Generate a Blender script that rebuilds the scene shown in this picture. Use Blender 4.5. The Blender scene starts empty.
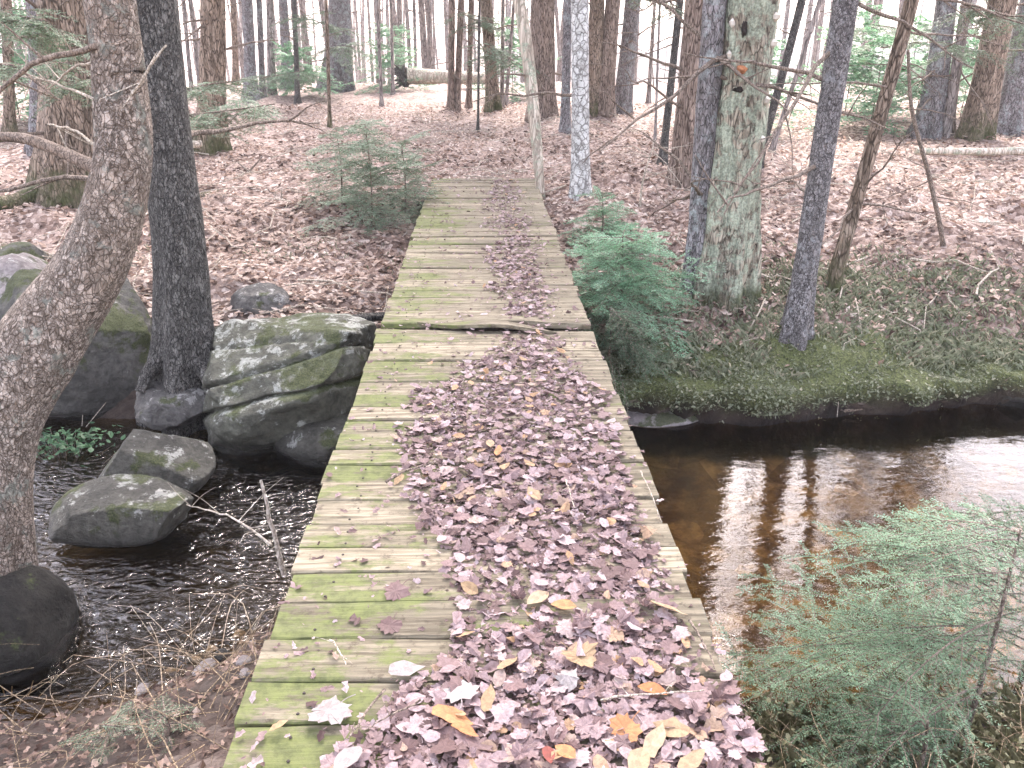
import bpy, math, random
import numpy as np
from mathutils import Vector, Matrix

S = bpy.context.scene
COL = S.collection
R = math.radians

# ---------------------------------------------------------------- camera, sky, sun, exposure
F_PX, PITCH, YAW, EYE = 820.0, R(22.7), R(1.93), 1.52
cam_d = bpy.data.cameras.new('camera')
cam_d.sensor_width = 36.0
cam_d.lens = 36.0 * F_PX / 1024.0
cam_d.clip_start, cam_d.clip_end = 0.05, 2000.0
cam = bpy.data.objects.new('camera', cam_d)
COL.objects.link(cam)
cam.location = (0, 0, EYE)
cam.rotation_euler = (R(90) - PITCH, 0, -YAW)
S.camera = cam

SUN_EL, SUN_AZ = R(48), R(6)
world = bpy.data.worlds.new('World')
S.world = world
world.use_nodes = True
wt = world.node_tree
bg = wt.nodes['Background']
sky = wt.nodes.new('ShaderNodeTexSky')
sky.sky_type = 'NISHITA'
sky.sun_disc = False
sky.sun_elevation = SUN_EL
sky.sun_rotation = SUN_AZ
sky.air_density, sky.dust_density, sky.ozone_density = 1.0, 3.9, 1.0
hs = wt.nodes.new('ShaderNodeHueSaturation')
hs.inputs['Saturation'].default_value = 0.52
tint = wt.nodes.new('ShaderNodeMix'); tint.data_type = 'RGBA'; tint.blend_type = 'MULTIPLY'
tint.inputs[0].default_value = 1.0
tint.inputs[7].default_value = (1.02, 0.945, 0.955, 1)
wt.links.new(sky.outputs[0], hs.inputs['Color'])
wt.links.new(hs.outputs[0], tint.inputs[6])
wt.links.new(tint.outputs[2], bg.inputs[0])
bg.inputs[1].default_value = 0.15

sun_d = bpy.data.lights.new('sun', 'SUN')
sun_d.energy = 0.9
sun_d.angle = R(22)
sun_d.color = (1.0, 0.96, 0.92)
sun = bpy.data.objects.new('sun', sun_d)
COL.objects.link(sun)
sun.rotation_euler = Vector((math.sin(SUN_AZ) * math.cos(SUN_EL), math.cos(SUN_AZ) * math.cos(SUN_EL), math.sin(SUN_EL))).to_track_quat('Z', 'Y').to_euler()

S.view_settings.view_transform = 'Standard'
S.view_settings.look = 'None'
S.view_settings.gamma = 1.0
S.view_settings.use_curve_mapping = False
S.view_settings.exposure = 3.12
S.render.engine = 'CYCLES'
S.cycles.use_denoising = True
S.cycles.max_bounces = 6
S.cycles.diffuse_bounces = 3
S.cycles.glossy_bounces = 3
S.cycles.transparent_max_bounces = 8
S.cycles.volume_bounces = 1

HAZE = 0.0011

# ---------------------------------------------------------------- helpers: view rays, noise
_fh = np.array([math.sin(YAW), math.cos(YAW), 0.0])
_rt = np.array([math.cos(YAW), -math.sin(YAW), 0.0])
_fw = _fh * math.cos(PITCH) + np.array([0, 0, -math.sin(PITCH)])
_up = _fh * math.sin(PITCH) + np.array([0, 0, math.cos(PITCH)])
EYEV = np.array([0, 0, EYE])


def ray(px, py):
    return _fw + (px - 512) / F_PX * _rt - (py - 384) / F_PX * _up


def at_y(px, py, Y):
    d = ray(px, py)
    return EYEV + d * (Y / d[1])


def at_z(px, py, z):
    d = ray(px, py)
    return EYEV + d * ((z - EYE) / d[2])


def zc(p):
    return float(np.dot(np.asarray(p) - EYEV, _fw))


def _hash(ix, iy, seed):
    n = (ix * 374761393 + iy * 668265263 + seed * 1442695041) & 0xFFFFFFFF
    n = ((n ^ (n >> 13)) * 1274126177) & 0xFFFFFFFF
    n = n ^ (n >> 16)
    return (n & 0xFFFF) / 65535.0


def vnoise(x, y, seed=0):
    x = np.asarray(x, float); y = np.asarray(y, float)
    ix = np.floor(x).astype(np.int64); iy = np.floor(y).astype(np.int64)
    fx = x - ix; fy = y - iy
    fx = fx * fx * (3 - 2 * fx); fy = fy * fy * (3 - 2 * fy)
    a = _hash(ix, iy, seed); b = _hash(ix + 1, iy, seed)
    c = _hash(ix, iy + 1, seed); d = _hash(ix + 1, iy + 1, seed)
    return (a * (1 - fx) + b * fx) * (1 - fy) + (c * (1 - fx) + d * fx) * fy


def fbm(x, y, octv=4, seed=0):
    s, a, t = 0.0, 0.5, 0.0
    for k in range(octv):
        s = s + a * vnoise(x * 2 ** k, y * 2 ** k, seed + k * 17)
        t += a; a *= 0.5
    return s / t - 0.5


def n3(p, seed=0):
    """cheap 3-D-like noise for (N,3)"""
    return (vnoise(p[:, 0] + 0.7 * p[:, 2], p[:, 1] - 0.6 * p[:, 2] + 9.1, seed)
            + vnoise(p[:, 1] * 1.1 + 3.3, p[:, 2] + 0.4 * p[:, 0], seed + 5)
            + vnoise(p[:, 2] * 0.9 - 5.1, p[:, 0] * 1.05 + 0.3 * p[:, 1], seed + 11)) / 3 - 0.5


def sstep(a, b, x):
    t = np.clip((x - a) / (b - a), 0, 1)
    return t * t * (3 - 2 * t)


# ---------------------------------------------------------------- terrain height
WATER = -0.90


def shore_near(x):
    return 2.48 + 0.25 * sstep(0.3, -1.2, x) + 0.14 * (vnoise(x * 1.3 + 7, x * 0 + 2, 3) - .5) * 2 \
        + 0.55 * np.exp(-((x + 0.72) / 0.5) ** 2) - 0.02 * np.abs(x) ** 1.5


def shore_far(x):
    return 5.22 - 0.02 * x + 0.16 * (vnoise(x * 1.1 + 3, x * 0 + 5, 9) - .5) * 2 + 0.03 * np.maximum(np.abs(x) - 3, 0) ** 1.4


def height(x, y):
    x = np.asarray(x, float); y = np.asarray(y, float)
    dn = shore_near(x) - y          # >0 on the near bank
    df = y - shore_far(x)           # >0 on the far bank
    right = sstep(-0.5, 0.7, x)
    n_big = fbm(x * 0.5, y * 0.5, 4, 21)
    n_mid = fbm(x * 2.2, y * 2.2, 4, 33)
    bed = -1.12 - 0.12 * sstep(0, 1, np.minimum(-dn, -df)) + 0.10 * n_mid
    near = -0.93 + 0.42 * sstep(-0.05, 1.1, dn) + 0.5 * sstep(1.0, 2.6, dn) + 0.12 * n_mid * sstep(0, .5, dn)
    lip = (0.31 + 0.10 * fbm(x * 1.4, y * 1.4 + 3, 3, 58)) * right * sstep(-0.05, 0.1, df) + 0.28 * (1 - right) * sstep(-0.1, 0.7, df)
    slope = 0.58 * (1 - np.exp(-np.maximum(df, 0) / 2.9)) + 0.012 * np.clip(df, 0, 22)
    crest = -0.09 * np.maximum(y - 28.5, 0) * sstep(28, 34, y)
    crest = np.maximum(crest, -3.2)
    far = -0.92 + lip + slope + 0.14 * n_big * sstep(0.3, 3, df) * 2.2 + 0.26 * n_mid * sstep(0.0, .5, df) + 0.09 * right * fbm(x * 7, y * 7, 3, 71) * sstep(0.0, .2, df) + 0.10 * right * fbm(x * 3.3, y * 3.3, 2, 72) * sstep(.0, .15, df) + crest
    # a shallow hollow under the left bank trees and a hummock on the right
    far = far + 0.10 * np.exp(-((x - 4.5) / 1.6) ** 2 - ((y - 8.4) / 1.2) ** 2) \
        + 0.35 * np.exp(-((x + 4.6) / 1.5) ** 2 - ((y - 7.6) / 1.3) ** 2)
    # path end of the bridge stays level with the deck
    pathm = np.exp(-(x / 1.1) ** 4) * sstep(8.6, 10.2, y) * (1 - sstep(14, 20, y))
    far = far * (1 - pathm) + (-0.05) * pathm
    out = np.where(dn > -0.25, bed + (near - bed) * sstep(-0.25, 0.02, dn), bed)
    out = np.where(df > -0.12, bed + (far - bed) * sstep(-0.12, 0.04, df), out)
    return out


def lipn(x):
    return 0.25 + 0.9 * vnoise(x * 2.3, x * 0, 31) + 0.7 * vnoise(x * 6.1, x * 0 + 4, 32) * vnoise(x * 1.7, x * 0 + 2, 35)


_ts = np.concatenate([np.linspace(0.8, 14, 2600), np.linspace(14, 60, 1500)])


def ground_at(px, py, ymax=29.0):
    """where the view ray through a pixel meets the terrain"""
    d = ray(px, py)
    P = EYEV[None] + d[None] * _ts[:, None]
    below = P[:, 2] < np.maximum(height(P[:, 0], P[:, 1]), WATER)
    i = int(np.argmax(below))
    if not below[i] or P[i, 1] > ymax:
        p = at_y(px, py, ymax)
        p[2] = float(height(p[0], p[1]))
        return p
    p = P[i].copy()
    p[2] = float(height(p[0], p[1]))
    return p


# ---------------------------------------------------------------- mesh building
class MB:
    def __init__(self):
        self.v, self.f, self.r, self.n = [], [], [], 0

    def add(self, verts, faces, rnd=0.5):
        verts = np.asarray(verts, float)
        faces = np.asarray(faces, np.int64)
        self.v.append(verts); self.f.append(faces + self.n)
        self.r.append(np.broadcast_to(np.asarray(rnd, float), (len(faces),)).copy())
        self.n += len(verts)
        return self

    def mesh(self, name, mat, smooth=False):
        V = np.concatenate(self.v)
        tot = np.concatenate([np.full(len(f), f.shape[1], np.int64) for f in self.f])
        idx = np.concatenate([f.ravel() for f in self.f])
        rnd = np.concatenate(self.r)
        m = bpy.data.meshes.new(name)
        m.vertices.add(len(V)); m.vertices.foreach_set('co', V.astype(np.float32).ravel())
        m.loops.add(len(idx)); m.loops.foreach_set('vertex_index', idx.astype(np.int32))
        m.polygons.add(len(tot))
        m.polygons.foreach_set('loop_start', np.concatenate([[0], np.cumsum(tot)[:-1]]).astype(np.int32))
        m.polygons.foreach_set('loop_total', tot.astype(np.int32))
        m.update(calc_edges=True)
        a = m.attributes.new('rnd', 'FLOAT', 'FACE')
        a.data.foreach_set('value', rnd.astype(np.float32))
        m.polygons.foreach_set('use_smooth', np.full(len(tot), smooth))
        mats = mat if isinstance(mat, (list, tuple)) else [mat]
        for x in mats:
            m.materials.append(x)
        m.validate()
        return m

    def build(self, name, mat, parent=None, loc=None, smooth=False):
        """link as ONE object; LOC: origin of the object (vertices are given in world space)"""
        if loc is not None:
            self.v = [v - np.asarray(loc) for v in self.v]
        o = bpy.data.objects.new(name, self.mesh(name, mat, smooth))
        COL.objects.link(o)
        if parent is not None:
            o.parent = parent
        elif loc is not None:
            o.location = loc
        return o


def tag(o, label=None, cat=None, group=None, kind=None):
    if label: o['label'] = label
    if cat: o['category'] = cat
    if group: o['group'] = group
    if kind: o['kind'] = kind
    return o


def empty(name, loc):
    o = bpy.data.objects.new(name, None)
    o.empty_display_size = 0.1
    COL.objects.link(o)
    o.location = loc
    return o


def frames(P):
    T = np.gradient(P, axis=0)
    T /= np.linalg.norm(T, axis=1)[:, None] + 1e-9
    ref = np.array([1.0, 0.13, 0.05]) if abs(T[0, 0]) < 0.8 else np.array([0.1, 1.0, 0.2])
    A = ref[None] - T * (T @ ref)[:, None]
    A /= np.linalg.norm(A, axis=1)[:, None] + 1e-9
    B = np.cross(T, A)
    return T, A, B


def tube(mb, P, rad, sides=8, rnd=0.5, shape=None, cap=True):
    P = np.asarray(P, float); rad = np.asarray(rad, float)
    n = len(P)
    T, A, B = frames(P)
    th = np.linspace(0, 2 * math.pi, sides, endpoint=False)
    rr = rad[:, None] * np.ones((1, sides))
    if shape is not None:
        rr = rr * shape(th[None, :], np.arange(n)[:, None], P)
    V = P[:, None] + rr[..., None] * (np.cos(th)[None, :, None] * A[:, None] + np.sin(th)[None, :, None] * B[:, None])
    i = np.arange(n - 1)[:, None] * sides; j = np.arange(sides)[None]; k = (j + 1) % sides
    F = np.stack([i + j, i + k, i + sides + k, i + sides + j], -1).reshape(-1, 4)
    mb.add(V.reshape(-1, 3), F, rnd)
    if cap:
        base = (n - 1) * sides
        Vt = np.concatenate([V[-1], P[-1:]])
        mb.add(Vt, np.stack([np.arange(sides), (np.arange(sides) + 1) % sides, np.full(sides, sides)], -1), rnd)
        Vb = np.concatenate([V[0], P[:1]])
        mb.add(Vb, np.stack([(np.arange(sides) + 1) % sides, np.arange(sides), np.full(sides, sides)], -1), rnd)
    return V


def resample(pts, n):
    pts = np.asarray(pts, float)
    m = len(pts)
    if m == 2:
        return pts[0] + (pts[1] - pts[0]) * np.linspace(0, 1, n)[:, None]
    d = np.concatenate([[0], np.cumsum(np.linalg.norm(np.diff(pts, axis=0), axis=1))])
    t = np.linspace(0, d[-1], n)
    # Catmull-Rom through the points
    out = []
    ext = np.concatenate([[2 * pts[0] - pts[1]], pts, [2 * pts[-1] - pts[-2]]])
    for x in t:
        i = min(int(np.searchsorted(d, x, 'right')) - 1, m - 2)
        u = (x - d[i]) / (d[i + 1] - d[i] + 1e-9)
        p0, p1, p2, p3 = ext[i], ext[i + 1], ext[i + 2], ext[i + 3]
        out.append(0.5 * ((2 * p1) + (-p0 + p2) * u + (2 * p0 - 5 * p1 + 4 * p2 - p3) * u * u + (-p0 + 3 * p1 - 3 * p2 + p3) * u ** 3))
    return np.array(out)


# ---------------------------------------------------------------- materials
class NT:
    def __init__(self, name):
        self.m = bpy.data.materials.new(name)
        self.m.use_nodes = True
        self.t = self.m.node_tree
        self.b = self.t.nodes['Principled BSDF']
        self.b.inputs['Roughness'].default_value = 0.85
        self.b.inputs['Specular IOR Level'].default_value = 0.25
        tc = self.t.nodes.new('ShaderNodeTexCoord')
        self.obj = tc.outputs['Object']

    def n(self, kind, **kw):
        x = self.t.nodes.new(kind)
        for k, v in kw.items():
            setattr(x, k, v)
        return x

    def l(self, a, b):
        self.t.links.new(a, b)

    def mapping(self, scale, src=None):
        mp = self.n('ShaderNodeMapping')
        mp.inputs['Scale'].default_value = scale
        self.l(src or self.obj, mp.inputs['Vector'])
        return mp.outputs[0]

    def noise(self, vec, scale, detail=6, rough=0.6, dist=0.0):
        x = self.n('ShaderNodeTexNoise')
        x.inputs['Scale'].default_value = scale
        x.inputs['Detail'].default_value = detail
        x.inputs['Roughness'].default_value = rough
        x.inputs['Distortion'].default_value = dist
        self.l(vec, x.inputs['Vector'])
        return x.outputs['Fac']

    def voro(self, vec, scale, feature='F1', out='Distance'):
        x = self.n('ShaderNodeTexVoronoi', feature=feature)
        x.inputs['Scale'].default_value = scale
        self.l(vec, x.inputs['Vector'])
        return x.outputs[out]

    def ramp(self, fac, stops, interp='LINEAR'):
        x = self.n('ShaderNodeValToRGB')
        x.color_ramp.interpolation = interp
        e = x.color_ramp.elements
        while len(e) < len(stops):
            e.new(0.5)
        for el, (p, c) in zip(e, stops):
            el.position = p
            el.color = (*c, 1) if len(c) == 3 else c
        self.l(fac, x.inputs[0])
        return x.outputs[0]

    def mask(self, fac, a, b):
        x = self.n('ShaderNodeMapRange', interpolation_type='SMOOTHSTEP')
        x.inputs['From Min'].default_value = a
        x.inputs['From Max'].default_value = b
        self.l(fac, x.inputs['Value'])
        return x.outputs[0]

    def mix(self, fac, a, b, mode='MIX'):
        x = self.n('ShaderNodeMix', data_type='RGBA', blend_type=mode)
        for s, val in ((0, fac), (6, a), (7, b)):
            if isinstance(val, (int, float)):
                x.inputs[s].default_value = val
            elif isinstance(val, tuple):
                x.inputs[s].default_value = (*val, 1)
            else:
                self.l(val, x.inputs[s])
        return x.outputs[2]

    def math(self, op, a, b=0.0):
        x = self.n('ShaderNodeMath', operation=op)
        for s, val in ((0, a), (1, b)):
            if isinstance(val, (int, float)):
                x.inputs[s].default_value = val
            else:
                self.l(val, x.inputs[s])
        return x.outputs[0]

    def attr(self, name, out='Fac'):
        x = self.n('ShaderNodeAttribute', attribute_name=name)
        return x.outputs[out]

    def normal_z(self):
        g = self.n('ShaderNodeNewGeometry')
        s = self.n('ShaderNodeSeparateXYZ')
        self.l(g.outputs['Normal'], s.inputs[0])
        return s.outputs['Z']

    def bump(self, h, strength=0.5, dist=0.01):
        x = self.n('ShaderNodeBump')
        x.inputs['Strength'].default_value = strength
        x.inputs['Distance'].default_value = dist
        self.l(h, x.inputs['Height'])
        self.l(x.outputs[0], self.b.inputs['Normal'])

    def color(self, c):
        if isinstance(c, tuple):
            self.b.inputs['Base Color'].default_value = (*c, 1)
        else:
            self.l(c, self.b.inputs['Base Color'])
        return self


def bark(name, dark, mid, light, scale=28, stretch=0.3, lichen=None, lichen_amt=0.5, moss=0.0, bump=0.8, speck=None):
    N = NT(name)
    dark, mid, light = [tuple(min(.8, c * f) for c in col) for col, f in ((dark, 1.0), (mid, 1.22), (light, 1.22))]
    v = N.mapping((1, 1, stretch))
    wob = N.noise(v, 6, 3)
    vv = N.n('ShaderNodeVectorMath', operation='ADD')
    cmb = N.n('ShaderNodeCombineXYZ')
    w2 = N.math('MULTIPLY', wob, 0.10)
    for k in range(3):
        N.l(w2, cmb.inputs[k])
    N.l(v, vv.inputs[0]); N.l(cmb.outputs[0], vv.inputs[1])
    cells = N.voro(vv.outputs[0], scale, 'DISTANCE_TO_EDGE')
    cellc = N.voro(vv.outputs[0], scale, 'F1', 'Color')
    fine = N.noise(v, scale * 2.2, 8, 0.72)
    med = N.noise(v, scale * 0.8, 6, 0.7, 0.6)
    big = N.noise(N.obj, 3.0, 4)
    base = N.mix(N.mask(fine, 0.32, 0.68), mid, light)
    base = N.mix(N.math('MULTIPLY', N.mask(cellc, 0.2, 0.9), 0.12), base, dark)
    base = N.mix(N.math('MULTIPLY', N.mask(med, 0.52, 0.36), 0.75), base, dark)
    fur = N.noise(v, scale * 0.42, 5, 0.62, 0.9)
    ridge = N.math('ABSOLUTE', N.math('SUBTRACT', fur, 0.5))
    crk = N.math('SUBTRACT', 1.0, N.mask(ridge, 0.004, 0.05))
    base = N.mix(N.math('MULTIPLY', crk, 0.8), base, dark)
    base = N.mix(N.mask(big, 0.35, 0.7), base, N.mix(0.5, base, mid))
    base = N.mix(N.math('SUBTRACT', 1.0, N.mask(cells, 0.0, 0.11)), base, dark)
    if speck:
        sp = N.noise(N.mapping((1, 1, 2.2)), 30, 3, 0.7)
        base = N.mix(N.mask(sp, 0.60, 0.66), base, speck)
    if lichen:
        ln = N.noise(N.obj, 9, 7, 0.72)
        lm = N.mask(ln, 0.60 - 0.25 * lichen_amt, 0.68 - 0.2 * lichen_amt)
        base = N.mix(N.math('MULTIPLY', lm, 0.85), base, N.mix(N.mask(N.noise(N.obj, 60, 3), .35, .65), lichen, tuple(c * 0.55 for c in lichen)))
    if moss:
        mn = N.noise(N.obj, 5, 6, 0.7)
        sepz = N.n('ShaderNodeSeparateXYZ'); N.l(N.obj, sepz.inputs[0])
        low = N.mask(sepz.outputs['Z'], moss, 0.0)
        mm = N.mask(N.math('ADD', N.math('MULTIPLY', mn, 0.8), N.math('MULTIPLY', low, 0.40)), 0.58, 0.92)
        base = N.mix(mm, base, N.mix(N.mask(fine, .3, .7), (0.035, 0.042, 0.016), (0.10, 0.11, 0.045)))
    N.color(base)
    hgt = N.math('ADD', N.math('ADD', N.math('MULTIPLY', N.mask(cells, 0.0, 0.16), 0.04), N.mask(ridge, 0.0, 0.09)), N.math('ADD', N.math('MULTIPLY', fine, 0.5), med))
    N.bump(hgt, bump, 0.016)
    return N.m


M = {}
M['bark_pale'] = bark('bark_pale_pink', (0.09, 0.066, 0.048), (0.275, 0.215, 0.165), (0.50, 0.44, 0.39), 52, 0.7, lichen=(0.30, 0.31, 0.26), lichen_amt=0.22, bump=1.0)
M['bark_dark'] = bark('bark_dark_scaly', (0.024, 0.022, 0.02), (0.10, 0.093, 0.083), (0.23, 0.22, 0.20), 70, 0.4, bump=1.0)
M['bark_brown'] = bark('bark_brown', (0.045, 0.032, 0.022), (0.20, 0.145, 0.105), (0.36, 0.29, 0.23), 30, 0.22, moss=0.9)
M['bark_red'] = bark('bark_reddish', (0.055, 0.036, 0.027), (0.20, 0.15, 0.12), (0.36, 0.285, 0.235), 34, 0.16)
M['bark_grey'] = bark('bark_grey', (0.05, 0.045, 0.042), (0.19, 0.17, 0.165), (0.34, 0.32, 0.33), 40, 0.35, lichen=(0.36, 0.39, 0.38), lichen_amt=0.35)
M['bark_spruce'] = bark('bark_spruce_grey', (0.04, 0.035, 0.033), (0.17, 0.158, 0.152), (0.37, 0.35, 0.345), 60, 0.6, lichen=(0.38, 0.38, 0.38), lichen_amt=0.2)
M['bark_lichen'] = bark('bark_lichen_green', (0.06, 0.048, 0.034), (0.28, 0.235, 0.175), (0.44, 0.39, 0.31), 26, 0.25, lichen=(0.44, 0.49, 0.37), lichen_amt=0.68, moss=0.25, bump=1.0)
M['bark_birch'] = bark('bark_birch', (0.16, 0.15, 0.14), (0.40, 0.40, 0.38), (0.60, 0.60, 0.58), 14, 0.8, speck=(0.08, 0.075, 0.07), bump=0.35)
M['bark_snag'] = bark('wood_bleached', (0.22, 0.18, 0.14), (0.42, 0.36, 0.29), (0.58, 0.52, 0.44), 16, 0.12, lichen=(0.36, 0.40, 0.30), lichen_amt=0.4, bump=0.4)
M['bark_far'] = bark('bark_far', (0.08, 0.068, 0.062), (0.22, 0.19, 0.17), (0.36, 0.32, 0.30), 20, 0.2, bump=0.4)
M['twig'] = bark('twig_bark', (0.06, 0.045, 0.035), (0.17, 0.13, 0.10), (0.28, 0.23, 0.19), 60, 0.5, bump=0.3)
M['twig_pale'] = bark('twig_pale', (0.18, 0.15, 0.11), (0.36, 0.31, 0.25), (0.52, 0.47, 0.40), 60, 0.5, bump=0.3)
M['twig_tan'] = bark('twig_tan', (0.10, 0.07, 0.04), (0.27, 0.20, 0.13), (0.42, 0.33, 0.22), 60, 0.5, bump=0.2)


def leafy(name, stops, rough=0.7, transl=0.25, use_obj=False, spec=0.25):
    N = NT(name)
    if use_obj:
        oi = N.n('ShaderNodeObjectInfo'); fac = oi.outputs['Random']
    else:
        fac = N.attr('rnd')
    c = N.ramp(fac, stops)
    vein = N.noise(N.obj, 6.0 if use_obj else 110, 6, 0.7)
    c = N.mix(N.math('MULTIPLY', N.mask(vein, 0.36, 0.64), 0.7), c, N.mix(0.55, c, (0.06, 0.035, 0.03)))
    N.color(c)
    N.b.inputs['Roughness'].default_value = rough
    N.b.inputs['Specular IOR Level'].default_value = spec
    if transl:
        tr = N.n('ShaderNodeBsdfTranslucent')
        N.l(c, tr.inputs['Color'])
        ms = N.n('ShaderNodeMixShader')
        ms.inputs[0].default_value = transl
        out = N.t.nodes['Material Output']
        N.l(N.b.outputs[0], ms.inputs[1]); N.l(tr.outputs[0], ms.inputs[2])
        N.l(ms.outputs[0], out.inputs['Surface'])
    return N.m


mauve = [(0.0, (0.055, 0.030, 0.028)), (0.2, (0.15, 0.097, 0.09)), (0.45, (0.28, 0.198, 0.19)), (0.7, (0.39, 0.292, 0.29)), (0.86, (0.47, 0.385, 0.385)), (0.95, (0.36, 0.26, 0.19)), (1.0, (0.42, 0.27, 0.15))]
M['leaf_mauve'] = leafy('leaf_mauve_brown', mauve, 0.6)
M['leaf_mauve_obj'] = leafy('leaf_mauve_single', [(0.0, (0.13, 0.08, 0.075)), (0.4, (0.25, 0.168, 0.162)), (0.75, (0.35, 0.26, 0.258)), (0.92, (0.43, 0.35, 0.345)), (1.0, (0.36, 0.24, 0.15))], 0.55, use_obj=True)
M['leaf_white'] = leafy('leaf_bleached', [(0, (0.33, 0.295, 0.28)), (1, (0.42, 0.38, 0.36))], 0.6, use_obj=True)
M['leaf_orange'] = leafy('leaf_orange', [(0, (0.44, 0.18, 0.07)), (1, (0.52, 0.25, 0.11))], 0.6, use_obj=True)
M['leaf_tan'] = leafy('leaf_tan', [(0, (0.36, 0.25, 0.14)), (1, (0.45, 0.34, 0.22))], 0.6, use_obj=True)
M['leaf_red'] = leafy('leaf_red', [(0, (0.24, 0.06, 0.045)), (1, (0.27, 0.08, 0.06))], 0.6, use_obj=True)
M['leaf_ground'] = leafy('leaf_ground_litter', [(0.0, (0.055, 0.034, 0.026)), (0.25, (0.25, 0.168, 0.128)), (0.5, (0.45, 0.33, 0.26)), (0.8, (0.61, 0.49, 0.41)), (1.0, (0.74, 0.645, 0.57))], 0.6)
M['needles_bright'] = leafy('needles_bright', [(0, (0.04, 0.105, 0.045)), (0.5, (0.18, 0.38, 0.21)), (1, (0.38, 0.60, 0.40))], 0.5, 0.3)
M['needles_mid'] = leafy('needles_mid', [(0, (0.03, 0.06, 0.03)), (0.5, (0.12, 0.20, 0.115)), (1, (0.28, 0.38, 0.26))], 0.5, 0.3)
M['needles_near'] = leafy('needles_near', [(0, (0.06, 0.095, 0.04)), (0.5, (0.11, 0.205, 0.11)), (1, (0.25, 0.38, 0.23))], 0.5, 0.3)
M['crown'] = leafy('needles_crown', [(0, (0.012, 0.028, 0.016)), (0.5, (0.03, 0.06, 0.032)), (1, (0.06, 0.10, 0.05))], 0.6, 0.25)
M['grass'] = leafy('bank_grass', [(0, (0.09, 0.105, 0.05)), (0.45, (0.24, 0.275, 0.175)), (0.75, (0.38, 0.395, 0.28)), (1, (0.58, 0.51, 0.38))], 0.6, 0.3)
M['herb'] = leafy('streamside_herb', [(0, (0.03, 0.09, 0.04)), (1, (0.09, 0.20, 0.09))], 0.5, 0.3)
M['sprig'] = leafy('olive_sprig', [(0, (0.14, 0.15, 0.07)), (1, (0.34, 0.33, 0.20))], 0.6, 0.3)


def rock_mat(name, base, light, lichen, moss_amt, lichen_amt, wet=True):
    N = NT(name)
    a = N.noise(N.obj, 3.0, 8, 0.65)
    b = N.noise(N.obj, 22, 8, 0.7)
    c = N.mix(N.mask(a, 0.3, 0.7), base, light)
    c = N.mix(N.math('MULTIPLY', N.mask(b, 0.35, 0.68), 0.6), c, tuple(x * 0.35 for x in base))
    nz = N.normal_z()
    ln = N.noise(N.obj, 8.5, 10, 0.78, 0.3)
    lsum = N.math('ADD', ln, N.math('MULTIPLY', nz, 0.07))
    lm = N.mask(lsum, 0.66 - 0.16 * lichen_amt, 0.70 - 0.13 * lichen_amt)
    c = N.mix(N.math('MULTIPLY', lm, 0.9), c, N.mix(N.mask(b, 0.3, 0.7), lichen, tuple(x * 0.6 for x in lichen)))
    mn = N.noise(N.obj, 2.6, 8, 0.68)
    ms = N.math('ADD', mn, N.math('MULTIPLY', nz, 0.12))
    mm = N.mask(ms, 0.70 - 0.2 * moss_amt, 0.76 - 0.18 * moss_amt)
    fine = N.noise(N.obj, 120, 3)
    c = N.mix(N.math('MULTIPLY', mm, 0.88), c, N.mix(N.mask(fine, .3, .7), (0.03, 0.038, 0.013), (0.085, 0.098, 0.036)))
    if wet:
        g = N.n('ShaderNodeNewGeometry'); s = N.n('ShaderNodeSeparateXYZ')
        N.l(g.outputs['Position'], s.inputs[0])
        wl = N.math('ADD', s.outputs['Z'], N.math('MULTIPLY', a, -0.12))
        wm = N.mask(wl, WATER + 0.10, WATER - 0.03)
        c = N.mix(N.math('MULTIPLY', wm, 0.8), c, (0.012, 0.011, 0.009))
        rg = N.n('ShaderNodeMapRange')
        N.l(wm, rg.inputs['Value'])
        rg.inputs['To Min'].default_value = 0.85; rg.inputs['To Max'].default_value = 0.25
        N.l(rg.outputs[0], N.b.inputs['Roughness'])
    N.color(c)
    N.bump(N.math('ADD', N.math('MULTIPLY', a, 0.8), N.math('MULTIPLY', b, 0.9)), 1.0, 0.045)
    return N.m


M['rock_dark'] = rock_mat('rock_dark_mossy', (0.07, 0.067, 0.06), (0.16, 0.152, 0.135), (0.40, 0.40, 0.37), 0.72, 0.05)
M['rock_lichen'] = rock_mat('rock_lichen', (0.085, 0.084, 0.066), (0.20, 0.20, 0.155), (0.44, 0.45, 0.40), 0.64, 0.60)
M['rock_grey'] = rock_mat('rock_grey', (0.07, 0.065, 0.06), (0.20, 0.19, 0.175), (0.42, 0.41, 0.38), 0.25, 0.4)
M['rock_wet'] = rock_mat('rock_wet', (0.055, 0.052, 0.044), (0.16, 0.155, 0.128), (0.42, 0.42, 0.38), 0.42, 0.32)
M['rock_black'] = rock_mat('rock_black_wet', (0.014, 0.013, 0.011), (0.04, 0.037, 0.03), (0.12, 0.12, 0.10), 0.25, 0.0)
M['rock_pink'] = rock_mat('rock_pale_pink', (0.20, 0.17, 0.165), (0.40, 0.36, 0.35), (0.55, 0.54, 0.50), 0.45, 0.45, wet=False)
M['pebble'] = rock_mat('pebble_pale', (0.22, 0.19, 0.18), (0.45, 0.41, 0.39), (0.6, 0.58, 0.55), 0.0, 0.1, wet=False)

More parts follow.
